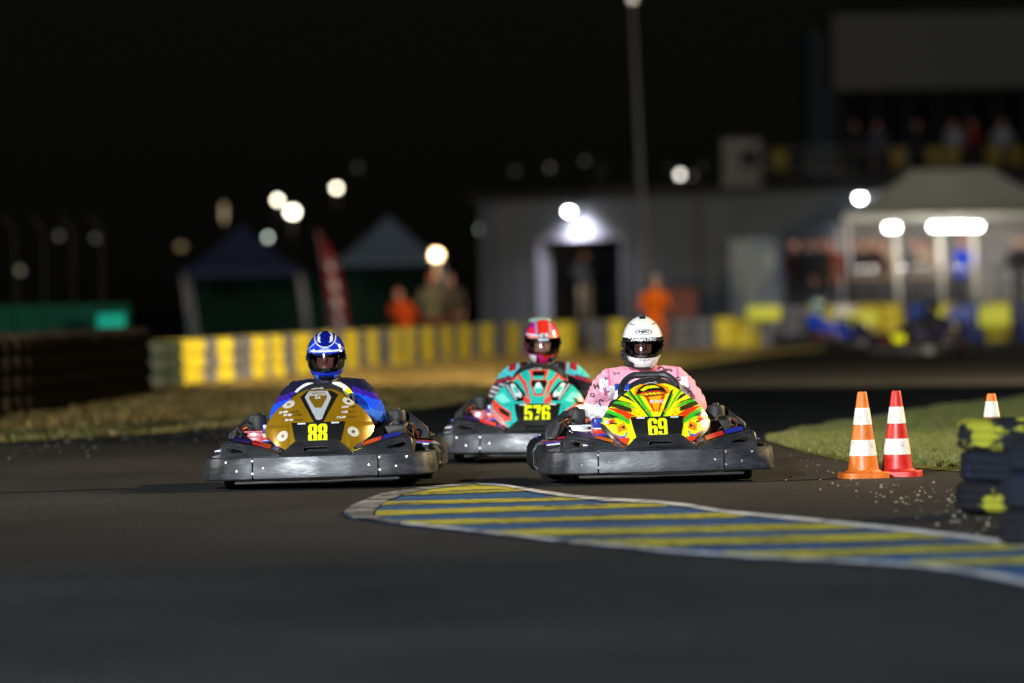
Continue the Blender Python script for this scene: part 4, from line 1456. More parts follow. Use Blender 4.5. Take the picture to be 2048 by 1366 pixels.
def hm576(x, z, a):
    red, org, mag, dk, wht = S(215, 45, 30), S(235, 95, 35), S(190, 30, 160), S(24, 18, 24), S(215, 210, 215)
    c = np.tile(np.array(dk), (len(x), 1))
    ax = np.abs(x)
    c[(z > .04)] = mag
    c[(z > .05) & (x > -.095) & (x < -.058) & (z < .10)] = S(225, 40, 60)
    c[(z > .045) & (ax < .048)] = dk
    c[(z > .062) & (ax < .036 - .10 * np.maximum(0, .085 - z))] = red
    c[(z > .045) & (np.abs(ax - .044) < .006)] = S(165, 150, 175)
    c[(x > .052) & (z > .03)] = org
    c[(x > .07) & (x < .082) & (z > .04)] = S(190, 40, 160)
    c[(z > .028) & (z < .052) & (ax < .10) & (ax > .03)] = S(225, 130, 120)
    c[(np.abs(z - .052 - .1 * (ax - .06)) < .005) & (x < -.03)] = wht
    c[(z < -.062 + .3 * ax) & (z > -.10 + .4 * ax) & (ax < .10)] = org
    c[(z < -.085 + .35 * ax) & (z > -.112 + .4 * ax)] = red
    c[(z < -.095 + .42 * ax) & (z > -.108 + .42 * ax) & (x < 0)] = mag
    c[(z < -.112 + .42 * ax) & (ax < .03)] = S(190, 30, 90)
    c[(z < -.08) & (x < -.05)] = wht
    c[(x < -.09) & (z < 0)] = mag
    return c

def driver(label, kt, suit, hpaint, tint, tilt, strip=None, spoiler=False, bmesh_=None):
    me = BODY.copy()
    me.name = 'person'
    set_col(me, suit())
    me.materials.clear(); me.materials.append(M_SUIT)
    p = add('person', me, None, kt.location, kt.rotation_euler)
    tag(p, label, 'person', 'kart drivers on the track')
    h = helmet(p, hpaint, tint, tilt, strip=strip)
    return (p,) + h
# ------------------------------------------------------------------ the three racing karts
def place(px, d): return BASE(px, d)
k69, f69, b69, p69, pb69 = kart('go_kart', 'kart number 69 with yellow, green and red cowl', place(1294, 40.97), 3.0, -0.5, paint69(), M_LIVERY, '69', 'alu')
k88, f88, b88, p88, pb88 = kart('go_kart', 'kart number 88 with plain gold cowl and white roundels', place(648, 41.05), -2.0, -1.0, paint88(), M_GOLD, '88', 'red')
k576, f576, b576, p576, pb576 = kart('go_kart', 'kart number 576 with turquoise and red cowl, behind the other two', place(1079, 46.6), -2.5, 0.0, paint576(), M_LIVERY, '576', 'red', zk=1.10)

BLKSTRIP = ('black', (.012, .012, .013, 1))
d69, h69, hb69, vb69, sb69 = driver('kart driver in pink and white race suit and white full-face helmet', k69, suit69, hm69, (.34, .31, .33), (2, 0, 0), BLKSTRIP)
d88, h88, hb88, vb88, sb88 = driver('kart driver in blue race suit and blue and silver helmet, head bowed', k88, suit88, hm88, (.44, .42, .41), (7, 0, 1), None)
d576, h576, hb576, vb576, sb576 = driver('kart driver in black and turquoise suit with red and magenta helmet', k576, suit576, hm576, (.62, .60, .58), (4, 0, 6), None)

d88.scale = (.95, 1, .94)
d576.scale = (1, 1, .975)
for ch in k88.children:
    if ch.name.startswith('steering_wheel'): ch.location = (0, 0, -.03)
# lettering on helmet, visor and suit of number 69
project_text('helmet_lettering', 'HJC', 0, .0655, .068, .019, hb69, M_BLACKPRINT, h69, off=.05, shear=.25, lift=.002)
n = 40
ring = []
def ring_mesh(bvh, cx, cz, rx, rz, w, m, parent, name):
    vs, fs = [], []
    for i in range(n):
        a = math.tau * i / n
        for k in (1.0, 1.0 - w):
            x, z = cx + rx * k * math.cos(a), cz + rz * k * math.sin(a)
            h = bvh.ray_cast(Vector((x, -3, z)), Vector((0, 1, 0)))
            vs.append((x, (h[0].y if h[0] else 0) - .002, z))
    for i in range(n):
        j = (i + 1) % n
        fs.append((2 * i, 2 * j, 2 * j + 1, 2 * i + 1))
    me = bpy.data.meshes.new(name); me.from_pydata(vs, [], fs); me.materials.append(m)
    return add(name, me, parent)
ring_mesh(hb69, 0, .0655, .049, .0165, .12, M_BLACKPRINT, h69, 'helmet_emblem')
project_text('visor_lettering', 'FANATEC', 0, .0225, .146, .0165, sb69[1], M_WHITE, sb69[0], off=.04, shear=.25, lift=.002)
# intercom on the chin side of that helmet
MB().box((-.112, -.06, -.075), (.022, .05, .045), (0, 0, .2), .007).lathe([(0, -.01), (.018, -.01), (.02, 0), (.016, .01), (0, .012)], 14, (-.122, -.075, -.055), 'X').build('intercom', M_MATT, h69)
MB().box((-.085, -.085, -.118), (.045, .05, .03), (.2, 0, .5), .009).build('intercom', M_MATT, h69)
MB().box((0, -.01, .156), (.036, .03, .014), None, .004).build('camera_mount', M_MATT, h69)

def T(name, s, x, z, w, h, m=M_BLACKPRINT, rot=0, par=d69, bvh=BODY_BVH, off=.01, shear=0): project_text(name, s, x, z, w, h, bvh, m, par, rot, off, shear, .013)
M_NAVY = mat('navy_print', S(30, 45, 130), .5)
M_MAG = mat('magenta_print', S(170, 40, 130), .5)
T('suit_lettering', 'Claro', .128, .621, .078, .024, rot=-.06, off=.02)
T('suit_lettering', 'inf', .246, .512, .030, .018, rot=-.1)
T('suit_lettering', '7i', .254, .488, .026, .02, rot=-.1, off=.03)
T('suit_lettering', 'VM7', -.272, .440, .052, .026, M_NAVY, rot=.5, off=.01, shear=.3)
T('suit_lettering', '[=]', -.155, .605, .03, .014)
T('suit_lettering', 'H', -.275, .535, .026, .03, rot=.15, off=.03)
T('suit_lettering', 'Q', -.302, .485, .028, .026, rot=.3)
T('suit_lettering', 'G', .198, .566, .028, .022, rot=-.3)
T('suit_lettering', 'JL', -.222, .508, .034, .042, M_MAG, rot=.3, off=.02)
T('suit_lettering', 'A', -.218, .578, .022, .02, S and M_NAVY, rot=.6)
# helmet 576 emblem block, lettering on cowls
project_poly('helmet_emblem', [(-.024, .040), (.026, .040), (.028, .062), (-.022, .062)], hb576, M_WHITE, h576, .002)
project_text('helmet_lettering', 'S', .001, .051, .034, .016, hb576, M_BLACKPRINT, h576, off=.03, lift=.004)
project_poly('helmet_emblem', [(-.036, .018), (.030, .016), (.032, .030), (-.036, .031)], vb576, mat('grey_print', S(170, 185, 200), .4), h576, .002)
project_text('cowl_lettering', 'KRC', .012, .452, .085, .017, b69, M_WHITE, f69, off=.03, lift=.003)
def g88(px, py): return ((px - 902) / (1354 * .93), .216 + (958 - py) / 1354)
M_BRN = mat('brown_print', S(70, 48, 14), .5)
for (s1, s2, px, py, w) in [('SHIE', 'ALDEN', 690, 668, 160), ('SHE', 'ALDEN', 718, 690, 150), ('SHE', 'ALDEN', 730, 728, 150), ('HPP', 'I', 1118, 645, 120), ('CR', 'EO', 1112, 682, 100), ('CUR', 'TON', 1100, 720, 150)]:
    x, z = g88(px, py); L = w / 1354
    rot = .12 if px < 902 and py < 680 else 0
    project_text('cowl_lettering', s1, x - L * .25, z, L * .46, .012, b88, M_WHITE, f88, rot, .03, .2, .003)
    project_text('cowl_lettering', s2, x + L * .27, z, L * .46, .011, b88, M_BRN, f88, rot, .02, .2, .003)
x, z = g88(895, 545)
project_text('cowl_lettering', 'PROMOTION', x, z, .085, .012, b88, M_WHITE, f88, 0, .02, 0, .003)
x, z = g88(895, 567)
project_text('cowl_lettering', '22', x, z, .035, .012, b88, M_WHITE, f88, 0, .03, 0, .003)

# pale spoiler on the red helmet, white gloves' grips over the gold kart's wheel rim
MB().ball((-.012, .035, .140), (.078, .075, .024), 24, 12).build('spoiler', mat('spoiler_grey', S(135, 160, 155), .3, coat=.5), h576)
M_ = Matrix.Translation((0, -.16, .500)) @ Matrix.Rotation(R(-38), 4, 'X')
for (a0, a1, m) in ((112, 150, M_WHITE), (34, 68, M_WHITE), (22, 33, M_LIME)):
    MB().tube([M_ @ Vector((.165 * math.cos(R(a)), 0, min(.145 * math.sin(R(a)), .122))) for a in np.linspace(a0, a1, 9)], .0205, 10, round_ends=True).build('wheel_grip', m, k88, (0, 0, -.03))

# ------------------------------------------------------------------ traffic cones
def cone(label, loc, m, rz=0.0, h=.485):
    c = thing('traffic_cone', label, 'cone', loc, (0, 0, rz), 'traffic cones by the track')
    def r(z): return .026 + (.094 - .026) * (1 - z / h)
    body = MB().lathe([(r(.03) * 1.0, .03), (r(.12), .12), (r(.3), .3), (r(h - .012), h - .012), (r(h) - .003, h), (r(h) - .009, h - .002), (r(h) - .011, h - .03)], 40)
    body.build('cone_body', m, c)
    base = MB()
    n = 40
    ring = []
    def sq(k, z, rr):
        out = []
        for i in range(n):
            a = math.tau * i / n
            ca, sa = math.cos(a), math.sin(a)
            q = (abs(ca) ** 5 + abs(sa) ** 5) ** (-1 / 5)
            out.append((rr * q * ca * k, rr * q * sa * k, z))
        return out
    vs = sq(1, .0, .135) + sq(1.0, .028, .135) + sq(.96, .034, .135)
    vs += [(.104 * math.cos(math.tau * i / n), .104 * math.sin(math.tau * i / n), .036) for i in range(n)]
    vs += [(.095 * math.cos(math.tau * i / n), .095 * math.sin(math.tau * i / n), .045) for i in range(n)]
    fs = [tuple(range(n))[::-1]]
    for j in range(4):
        for i in range(n): fs.append((j * n + i, j * n + (i + 1) % n, (j + 1) * n + (i + 1) % n, (j + 1) * n + i))
    base.put(vs, fs, True).build('base', m, c)
    for (z0, z1) in ((.125, .215), (.300, .395)):
        MB().lathe([(r(z0) + .0005, z0), (r(z0) + .002, z0 + .001), (r(z1) + .002, z1 - .001), (r(z1) + .0005, z1)], 40).build('white_band', M_CWHITE, c)
    return c
cone('scuffed orange and white traffic cone standing in front of the red one', GR(1727, 956), M_ORANGE, .15)
cone('red and white traffic cone standing half behind the orange one', GR(1795, 953), M_CRED, -.2)
cone('orange and white traffic cone poking up behind the yellow tyre stack', BASE(1979, 42.0), M_ORANGE, .3, .44)

# ------------------------------------------------------------------ tyre barriers
TW, TR = .19, .295
tyre_mb = MB().lathe([(TR * .60, -.075), (TR * .66, -.092), (TR * .86, -.095), (TR * .955, -.080), (TR, -.062), (TR, -.034), (TR * .975, -.030), (TR * .975, -.022), (TR, -.018),
                      (TR, .018), (TR * .975, .022), (TR * .975, .030), (TR, .034), (TR, .062), (TR * .955, .080), (TR * .86, .095), (TR * .66, .092), (TR * .60, .075)], 32, closed=True)
far_mb = MB().lathe([(TR * .62, -.08), (TR * .86, -.095), (TR, -.06), (TR, .06), (TR * .86, .095), (TR * .62, .08)], 18, closed=True)
def tyre_mesh(m, mb=far_mb): return cached('tyre' + m.name, lambda: mb.mesh('tyre', m))
M_TYEL = mat('tyre_yellow', S(212, 194, 48), .6, var=.2, vs=4, dirt=.4, dirtcol=(.06, .05, .02, 1))
M_TGREY = mat('tyre_grey', S(100, 101, 112), .7, var=.25, vs=4, dirt=.3)
M_TDARK = mat('tyre_dark', (.10, .065, .03, 1), .8, var=.4, vs=3, dirt=.3, dirtcol=(.09, .06, .02, 1))
M_TBLUE = mat('tyre_blue', S(30, 60, 140), .6, var=.2, vs=4, dirt=.3)
M_TGRN = mat('tyre_green', S(50, 62, 52), .7, var=.25, vs=4, dirt=.3)
def tyre_wall(label, path, high, colour, step=.60):
    """a bolted wall of stacked tyres along a ground path"""
    P = [Vector(p) for p in path]
    L = sum((b - a).length for a, b in zip(P, P[1:]))
    pts = resample(P, int(L / step) + 1)
    w = thing('tyre_wall', label, 'tyre barrier', pts[0])
    o = pts[0]
    for i, p in enumerate(pts):
        m = colour(i, i / len(pts))
        if m is None: continue
        for k in range(high):
            add('tyre', tyre_mesh(m), w, (p.x - o.x + random.uniform(-.012, .012), p.y - o.y + random.uniform(-.012, .012), TW / 2 + TW * k + .03), (0, 0, random.random() * 6))
    return w
PAT = [0, 0, 0, 1, 1, 0, 0, 1, 1, 1, 0, 0, 1, 0, 0, 1, 1, 0, 0, 0, 1, 1, 0, 0, 1, 1]
line = [GR(292, 783), GR(340, 778), GR(500, 763), GR(700, 743), GR(900, 723), GR(1010, 715), GR(1120, 712)]
tyre_wall('long low tyre wall painted in yellow and grey stripes behind the karts', line, 3, lambda i, t: M_TGRN if i < 3 else [M_TYEL, M_TGREY][PAT[(i - 3) % len(PAT)]])
tyre_wall('tall dark brown tyre wall at the edge of the verge', [GR(-330, 868), GR(0, 834), GR(130, 815), GR(250, 799)], 4, lambda i, t: M_TDARK)
tyre_wall('grey tyre wall with a few yellow stacks in front of the paddock building', [BASE(1185, 131), BASE(1330, 133), BASE(1500, 135), BASE(1565, 136)], 3,
          lambda i, t: [M_TGREY, M_TYEL, M_TGREY, M_TGREY, M_TGREY, M_TGREY, M_TYEL, M_TYEL, M_TGREY][i % 9], .62)
tyre_wall('yellow, blue and white tyre wall below the lit marquee', [BASE(1585, 138), BASE(1800, 140), BASE(2100, 142)], 4,
          lambda i, t: [M_TGREY, M_TYEL, M_CWHITE, M_TYEL, M_TYEL, M_TBLUE, M_TYEL, M_TBLUE, M_TYEL, M_TBLUE][i % 10], .62)

# near tyre stacks at the track edge, patchily painted
def near_tyre_mat(name, c1, c2, thr, seed):
    m = bpy.data.materials.new(name)
    m.use_nodes = True
    n_, l = m.node_tree.nodes, m.node_tree.links
    b = n_['Principled BSDF']
    g = n_.new('ShaderNodeTexCoord')
    t = n_.new('ShaderNodeTexNoise'); t.inputs['Scale'].default_value = 4.5; t.inputs['Detail'].default_value = 5
    mp = n_.new('ShaderNodeMapping'); mp.inputs['Location'].default_value = (seed, seed * .7, 0)
    l.new(g.outputs['Object'], mp.inputs[0]); l.new(mp.outputs[0], t.inputs['Vector'])
    r = n_.new('ShaderNodeMapRange'); r.inputs['From Min'].default_value, r.inputs['From Max'].default_value = thr, thr + .06
    l.new(t.outputs['Fac'], r.inputs['Value'])
    mx = n_.new('ShaderNodeMix'); mx.data_type = 'RGBA'
    l.new(r.outputs[0], mx.inputs[0]); mx.inputs[6].default_value = c1; mx.inputs[7].default_value = c2
    l.new(mx.outputs[2], b.inputs['Base Color'])
    b.inputs['Roughness'].default_value = .85
    b.inputs['Specular IOR Level'].default_value = .12
    return m
NT = [near_tyre_mat('painted_tyre_a', (.010, .011, .015, 1), S(135, 138, 40), .52, 3.1), near_tyre_mat('painted_tyre_b', (.008, .010, .016, 1), S(28, 42, 80), .57, 8.4),
      near_tyre_mat('painted_tyre_c', (.008, .009, .012, 1), S(130, 132, 40), .56, 1.7), near_tyre_mat('painted_tyre_d', (.008, .009, .012, 1), (.010, .013, .022, 1), .5, 5)]
NEAR = [tyre_mb.mesh('tyre', m) for m in NT]
def stack(label, loc, order, tilt=0):
    s = thing('tyre_stack', label, 'tyre stack', loc, (0, 0, tilt), 'tyre stacks at the track edge')
    for k, q in enumerate(order):
        add('tyre', NEAR[q], s, (random.uniform(-.03, .03), random.uniform(-.03, .03), TW * .38 + k * TW * .77 + .002), (random.uniform(-.03, .03), random.uniform(-.03, .03), random.random() * 6)).scale = (1, 1, .78)
    return s
stack('stack of three tyres splashed with yellow paint beside the infield', BASE(2034, 33.6), [2, 1, 0])
stack('dark blurred stack of tyres nearest the camera at the frame edge', BASE(2140, 29.3), [3, 3, 3])
# ------------------------------------------------------------------ standing people
def person_mesh(key, crouch=0.0, arms='down'):
    def fn():
        mb = MB()
        hz = .92 - .40 * crouch
        by = .0 + .10 * crouch
        lean = -.25 * crouch
        def T_(x, y, z):      # torso point relative to the hips, leaning forward when crouched
            return (x, by + y + lean * (z / .6) , hz + z * (1 - .12 * crouch))
        mb.tube([T_(0, 0, -.06), T_(0, 0, .08), T_(0, .0, .25), T_(0, .0, .42), T_(0, 0, .50), T_(0, 0, .56), T_(0, 0, .62)],
                [(.16, .11), (.17, .115), (.155, .11), (.19, .125), (.17, .10), (.08, .075), (.055, .055)], 16, round_ends=True)
        h = Vector(T_(0, -.015, .73))
        mb.ball(h, (.076, .095, .115), 14, 12)
        mb.ball(h + Vector((0, -.05, -.06)), (.05, .05, .05), 10, 8)
        mb.tube([h + Vector((0, -.09, .02)), h + Vector((0, -.11, -.02))], [.012, .015], 8, round_ends=True)
        for s in (-1, 1):
            mb.ball(h + Vector((s * .076, .01, -.005)), (.012, .022, .032), 8, 6)
            kx = s * (.10 + .06 * crouch)
            mb.tube([(s * .09, by, hz - .05), (kx, by - .30 * crouch, .48 - .06 * crouch), (s * .11, .05 + .12 * crouch, .10)], [.085, .060, .043], 12, round_ends=True)
            mb.tube([(s * .11, .08 + .12 * crouch, .045), (s * .12, -.05 + .10 * crouch, .045), (s * .125, -.13 + .10 * crouch, .035)], [(.042, .04), (.045, .042), (.04, .03)], 10, round_ends=True)
            sh = Vector(T_(s * .19, 0, .46))
            if arms == 'down': el, wr = Vector(T_(s * .26, .04, .20)), Vector(T_(s * .25, -.06, -.03))
            elif arms == 'bent': el, wr = Vector(T_(s * .27, .02, .20)), Vector(T_(s * .10, -.24, .25))
            else: el, wr = Vector(T_(s * .28, -.05, .25)), Vector(T_(s * .20, -.30, .38))
            mb.tube([Vector(T_(s * .12, 0, .475)), sh, el, wr], [.06, .062, .047, .034], 12, round_ends=True)
            d = (wr - el).normalized()
            hand(mb, wr, d, Vector((-s, -.3, -.2)), d.cross(Vector((-s, -.3, -.2))), r=.0115)
        return remesh(mb, .014, 3)
    return cached('pm' + key, fn)

def clothe(me0, shirt, trousers, skin, cap=None, crouch=0.0, sleeves=True):
    me = me0.copy()
    nv = len(me.vertices)
    v = np.empty(nv * 3); me.vertices.foreach_get('co', v); v = v.reshape(-1, 3)
    z, x = v[:, 2], np.abs(v[:, 0])
    hz = .92 - .40 * crouch
    top = hz + .56 * (1 - .12 * crouch)
    c = np.tile(np.array(shirt), (nv, 1))
    c[(z < hz - .02) & (x < .24)] = trousers
    c[z < .075] = (.03, .03, .03, 1)
    c[z > top + .02] = skin
    c[(z > top + .20) ] = cap if cap else (.04, .025, .015, 1)
    c[(x > .225) & (z < hz + (.02 if sleeves else .22))] = skin
    set_col(me, c)
    me.materials.clear(); me.materials.append(M_SUIT)
    return me
SK = S(205, 150, 125)
def person(label, px, d, z, shirt, trousers, rz=0.0, key='a', crouch=0.0, arms='down', cap=None, group='people watching from the paddock', sleeves=True):
    me = clothe(person_mesh(key, crouch, arms), shirt, trousers, SK, cap, crouch, sleeves)
    p = add('person', me, None, BASE(px, d, z), (0, 0, rz))
    tag(p, label, 'person', group)
    return p

# ------------------------------------------------------------------ paddock building with lit doorway
M_WALL = mat('grey_cladding', (.19, .20, .225, 1), .7, var=.12, vs=.8, bump=.2, bs=12, dirt=.25, dirtcol=(.10, .10, .10, 1))
M_WTRIM = mat('white_trim', (.70, .70, .74, 1), .5, var=.1)
M_FRAME = mat('frame_grey', (.30, .29, .34, 1), .6, var=.1)
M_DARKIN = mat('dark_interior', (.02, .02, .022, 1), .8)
M_ROOF = mat('flat_roof', (.05, .05, .055, 1), .8)
A_, B_ = BASE(962, 176), BASE(2260, 158)
bdir = (B_ - A_).normalized()
BL = (B_ - A_).length
bld = thing('paddock_building', 'long low grey building with a dark open doorway and white door', 'building', A_, (0, 0, math.atan2(bdir.y, bdir.x)))
Z0 = .40
def bx_at(px, dguess=172):
    """distance along the facade seen at pixel column px"""
    best = min((i * BL / 2000 for i in range(2001)), key=lambda s: abs((A_ + bdir * s).x / (A_ + bdir * s).y - (px - 1024) / F_PX))
    return best
D0, D1 = bx_at(1085), bx_at(1248)
W0, W1 = bx_at(1468), bx_at(1560)
H = 3.42
def wallbox(x0, x1, z0, z1): MB().box(((x0 + x1) / 2, .15, (z0 + z1) / 2), (x1 - x0, .3, z1 - z0)).build('wall', M_WALL, bld)
wallbox(0, D0, .0, H); wallbox(D1, BL, .0, H); wallbox(D0, D1, 2.40, H); wallbox(D0, D1, 0, Z0)
MB().box((.15, 6, H / 2), (.3, 11.4, H)).build('wall', M_WALL, bld)
MB().box((BL / 2, 6, H + .06), (BL + .3, 12.5, .12)).build('roof', M_ROOF, bld)
MB().box((BL / 2, -.02, H - .02), (BL, .06, .10)).build('gutter', mat('gutter_grey', (.06, .065, .07, 1), .5), bld)
# doorway: frame, dark room behind
for (x, w) in ((D0 - .07, .13), (D1 + .05, .10)): MB().box((x, -.03, (2.44 + Z0) / 2), (w, .07, 2.44 - Z0)).build('door_frame', M_FRAME, bld)
MB().box(((D0 + D1) / 2, -.03, 2.46), (D1 - D0 + .30, .07, .10)).build('door_frame', M_FRAME, bld)
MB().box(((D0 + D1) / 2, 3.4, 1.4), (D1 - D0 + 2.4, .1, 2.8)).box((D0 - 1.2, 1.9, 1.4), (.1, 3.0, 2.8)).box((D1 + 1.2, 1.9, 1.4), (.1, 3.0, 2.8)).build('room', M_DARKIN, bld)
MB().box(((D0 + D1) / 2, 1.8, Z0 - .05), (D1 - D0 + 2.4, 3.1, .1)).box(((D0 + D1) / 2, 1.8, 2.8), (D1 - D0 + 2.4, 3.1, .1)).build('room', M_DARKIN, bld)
dr = MB().box(((W0 + W1) / 2, -.045, (2.30 + Z0) / 2), (W1 - W0, .06, 2.30 - Z0), None, .01).build('door', mat('pale_door', (.75, .80, .78, 1), .5, var=.06, vs=2), bld)
MB().box((W1 - .12, -.10, 1.35), (.04, .06, .16), None, .01).build('handle', M_STEEL, dr)
for s in (W0 - .04, W1 + .04): MB().box((s, -.05, (2.36 + Z0) / 2), (.07, .07, 2.36 - Z0)).build('door_frame', M_FRAME, bld)
for i in range(1, 16):
    x = BL * i / 16
    if D0 - .3 < x < D1 + .3 or W0 - .2 < x < W1 + .2: continue
    MB().box((x, -.006, (H + .1) / 2), (.03, .014, H - .2)).build('cladding_seam', mat('seam_grey', (.16, .165, .17, 1), .7), bld)

def spot(name, parent, loc, target, power, color, size, blend, radius=.05):
    ld = bpy.data.lights.new(name, 'SPOT')
    ld.energy, ld.color, ld.spot_size, ld.spot_blend, ld.shadow_soft_size = power, color, R(size), blend, radius
    lo_ = bpy.data.objects.new(name, ld)
    COL.objects.link(lo_)
    lo_.parent = parent
    lo_.location = loc
    lo_.rotation_euler = (Vector(target) - Vector(loc)).to_track_quat('-Z', 'Y').to_euler()
    return lo_
def point(name, parent, loc, power, color, radius=.05):
    ld = bpy.data.lights.new(name, 'POINT')
    ld.energy, ld.color, ld.shadow_soft_size = power, color, radius
    lo_ = bpy.data.objects.new(name, ld)
    COL.objects.link(lo_)
    lo_.parent = parent
    lo_.location = loc
    return lo_

E_COOL = emitter('lamp_cool', (.92, .93, 1.0), 40)
E_WARM = emitter('lamp_warm', (1.0, .72, .36), 45)
E_SOFT = emitter('lamp_soft', (1.0, .92, .72), 14)
E_GREEN = emitter('lamp_dim_green', (.55, .72, .55), 1.0)
E_DIM = emitter('lamp_dim', (.62, .52, .36), .35)
E_TUBE = emitter('tube_white', (1.0, .97, .95), 22)
def wall_lamp(label, px, py, power):
    s = bx_at(px)
    p = A_ + bdir * s
    z = PX(px, py, p.y).z
    nrm = Vector((bdir.y, -bdir.x, 0))
    t = thing('wall_lamp', label, 'lamp', p + nrm * .0 + Vector((0, 0, z)), (0, 0, math.atan2(bdir.y, bdir.x)), 'lamps on the paddock building')
    MB().box((0, -.03, .04), (.14, .06, .16), None, .01).build('mounting_plate', M_STEEL, t)
    MB().tube([(0, -.04, .09), (0, -.28, .13), (0, -.35, .10)], .014, 8).build('bracket_arm', M_STEEL, t)
    MB().lathe([(.02, .08), (.06, .07), (.15, .02), (.155, .0), (.14, .005), (.05, .055)], 20, (0, -.35, .03)).build('lamp_shade', M_STEEL, t)
    MB().ball((0, -.35, 0), (.085, .085, .075)).build('bulb', E_COOL, t)
    spot('wall_lamp_light', t, (0, -.46, -.03), (0, .0, -2), power, (.88, .88, 1.0), 150, 1.0, .08)
    return t
wall_lamp('white lamp glowing above the dark doorway', 1166, 422, 560)
wall_lamp('white lamp glowing on the wall beside the marquee roof', 1748, 395, 620)

person('person in dark shirt and pale trousers standing in the dark doorway', 1170, 173.6, Z0 + .01, (.02, .02, .022, 1), S(120, 110, 88), .2, 'bent', 0, 'bent')

# ------------------------------------------------------------------ upper terrace and race control block behind
M_TOW = mat('control_cladding', (.10, .10, .088, 1), .75, var=.1, vs=.3, bump=.1, bs=6)
M_TOWD = mat('dark_glazing', (.008, .008, .009, 1), .8, spec=.05)
tw = thing('race_control_block', 'tall unlit block with a big blank panel above the terrace', 'building', BASE(1865, 205))
o = tw.location
def loc_at(px, py, d): return PX(px, py, d) - Vector(o)
a, b = loc_at(1668, 180, 203), loc_at(2150, 20, 203)
tz0, tz1 = a.z, b.z
MB().box(((a.x + b.x) / 2, 2, (tz0 + tz1) / 2), (b.x - a.x, 7, tz1 - tz0)).build('upper_storey', M_TOW, tw)
zt = loc_at(1700, 345, 203).z
MB().box(((a.x + b.x) / 2 + .3, 3.4, (zt + tz0) / 2), (b.x - a.x - .6, 5.5, tz0 - zt)).build('glazed_storey', M_TOWD, tw)
for i in range(9): MB().box((a.x + .5 + i * .85, .62, (zt + tz0) / 2), (.06, .06, tz0 - zt)).build('mullion', M_ROOF, tw)
a2 = loc_at(1612, 62, 206)
MB().box((a2.x + .45, 4, a2.z / 2), (.8, 5, a2.z)).build('stair_tower', mat('stair_dark', (.045, .05, .06, 1), .8, spec=.1), tw)
MB().box(((a.x + b.x) / 2, 3, zt / 2), (b.x - a.x, 7.5, zt)).build('lower_storey', M_ROOF, tw)
ter = thing('spectator_terrace', 'dark raised terrace with railing behind the low building', 'terrace', BASE(1650, 196))
to = Vector(ter.location)
tl, trr = PX(1180, 340, 196) - to, PX(2150, 340, 196) - to
zt2 = 3.95
MB().box(((tl.x + trr.x) / 2, 1.5, zt2 / 2), (trr.x - tl.x, 5, zt2)).build('deck', M_ROOF, ter)
for i in range(15): MB().tube([(tl.x + .3 + i * .92, -.9, zt2), (tl.x + .3 + i * .92, -.9, zt2 + 1.0)], .022, 6).build('post', M_STEEL, ter)
for q in range(3): MB().tube([(tl.x + .2, -.9, zt2 + .35 + .32 * q), (trr.x, -.9, zt2 + .35 + .32 * q)], .018, 6).build('rail', M_STEEL, ter)
M_SEAT = mat('terrace_yellow', S(140, 120, 16), .6)
kiosk = thing('kiosk', 'small pale kiosk on the dark terrace', 'kiosk', PX(1483, 345, 198).xy.to_3d() + Vector((0, 0, zt2)))
MB().box((0, 0, .65), (1.05, 1.2, 1.3), None, .01).build('wall', mat('kiosk_pale', (.34, .34, .31, 1), .7, var=.1), kiosk)
MB().box((0, 0, 1.34), (1.2, 1.4, .08)).build('roof', M_ROOF, kiosk)
MB().box((.2, -.605, .8), (.45, .02, .5)).build('hatch', M_DARKIN, kiosk)
for px, cl in ((1562, 'beside the pale kiosk'), (1795, 'farthest left under the blank panel'), (1868, 'third from the kiosk'), (1905, 'in the middle of the row'), (1985, 'next to the frame edge'), (2035, 'touching the frame edge')):
    pz = PX(px, 300, 195.4)
    st = thing('folding_chair', 'yellow chair on the dark terrace, ' + cl, 'chair', (pz.x, pz.y, zt2), (0, 0, random.uniform(-.4, .4)), 'yellow chairs on the terrace')
    MB().box((0, 0, .45), (.45, .42, .04), None, .01).build('seat', M_SEAT, st)
    MB().box((0, .20, .75), (.45, .04, .5), None, .01).build('backrest', M_SEAT, st)
    for sx in (-1, 1):
        for sy in (-1, 1): MB().tube([(sx * .2, sy * .18, 0), (sx * .2, sy * .18, .44)], .012, 6).build('leg', M_STEEL, st)
cols = [(S(150, 150, 158), 'white'), (S(80, 80, 92), 'grey'), (S(40, 40, 45), 'black'), (S(120, 40, 40), 'maroon')]
for i, (px, c, s) in enumerate([(1715, 2, 'standing beside the control block'), (1760, 1, 'above the wall lamp'), (1840, 2, 'under the blank panel'), (1912, 0, 'leaning at the railing'), (1950, 3, 'between two yellow chairs'), (2010, 0, 'at the frame edge')]):
    person(f'spectator in {cols[c][1]} top on the terrace, {s}', px, 196.3, zt2, cols[c][0], (.03, .03, .04, 1), random.uniform(-.6, .6), 'down' if i % 2 else 'bent', 0, 'down' if i % 2 else 'bent', group='spectators on the terrace')

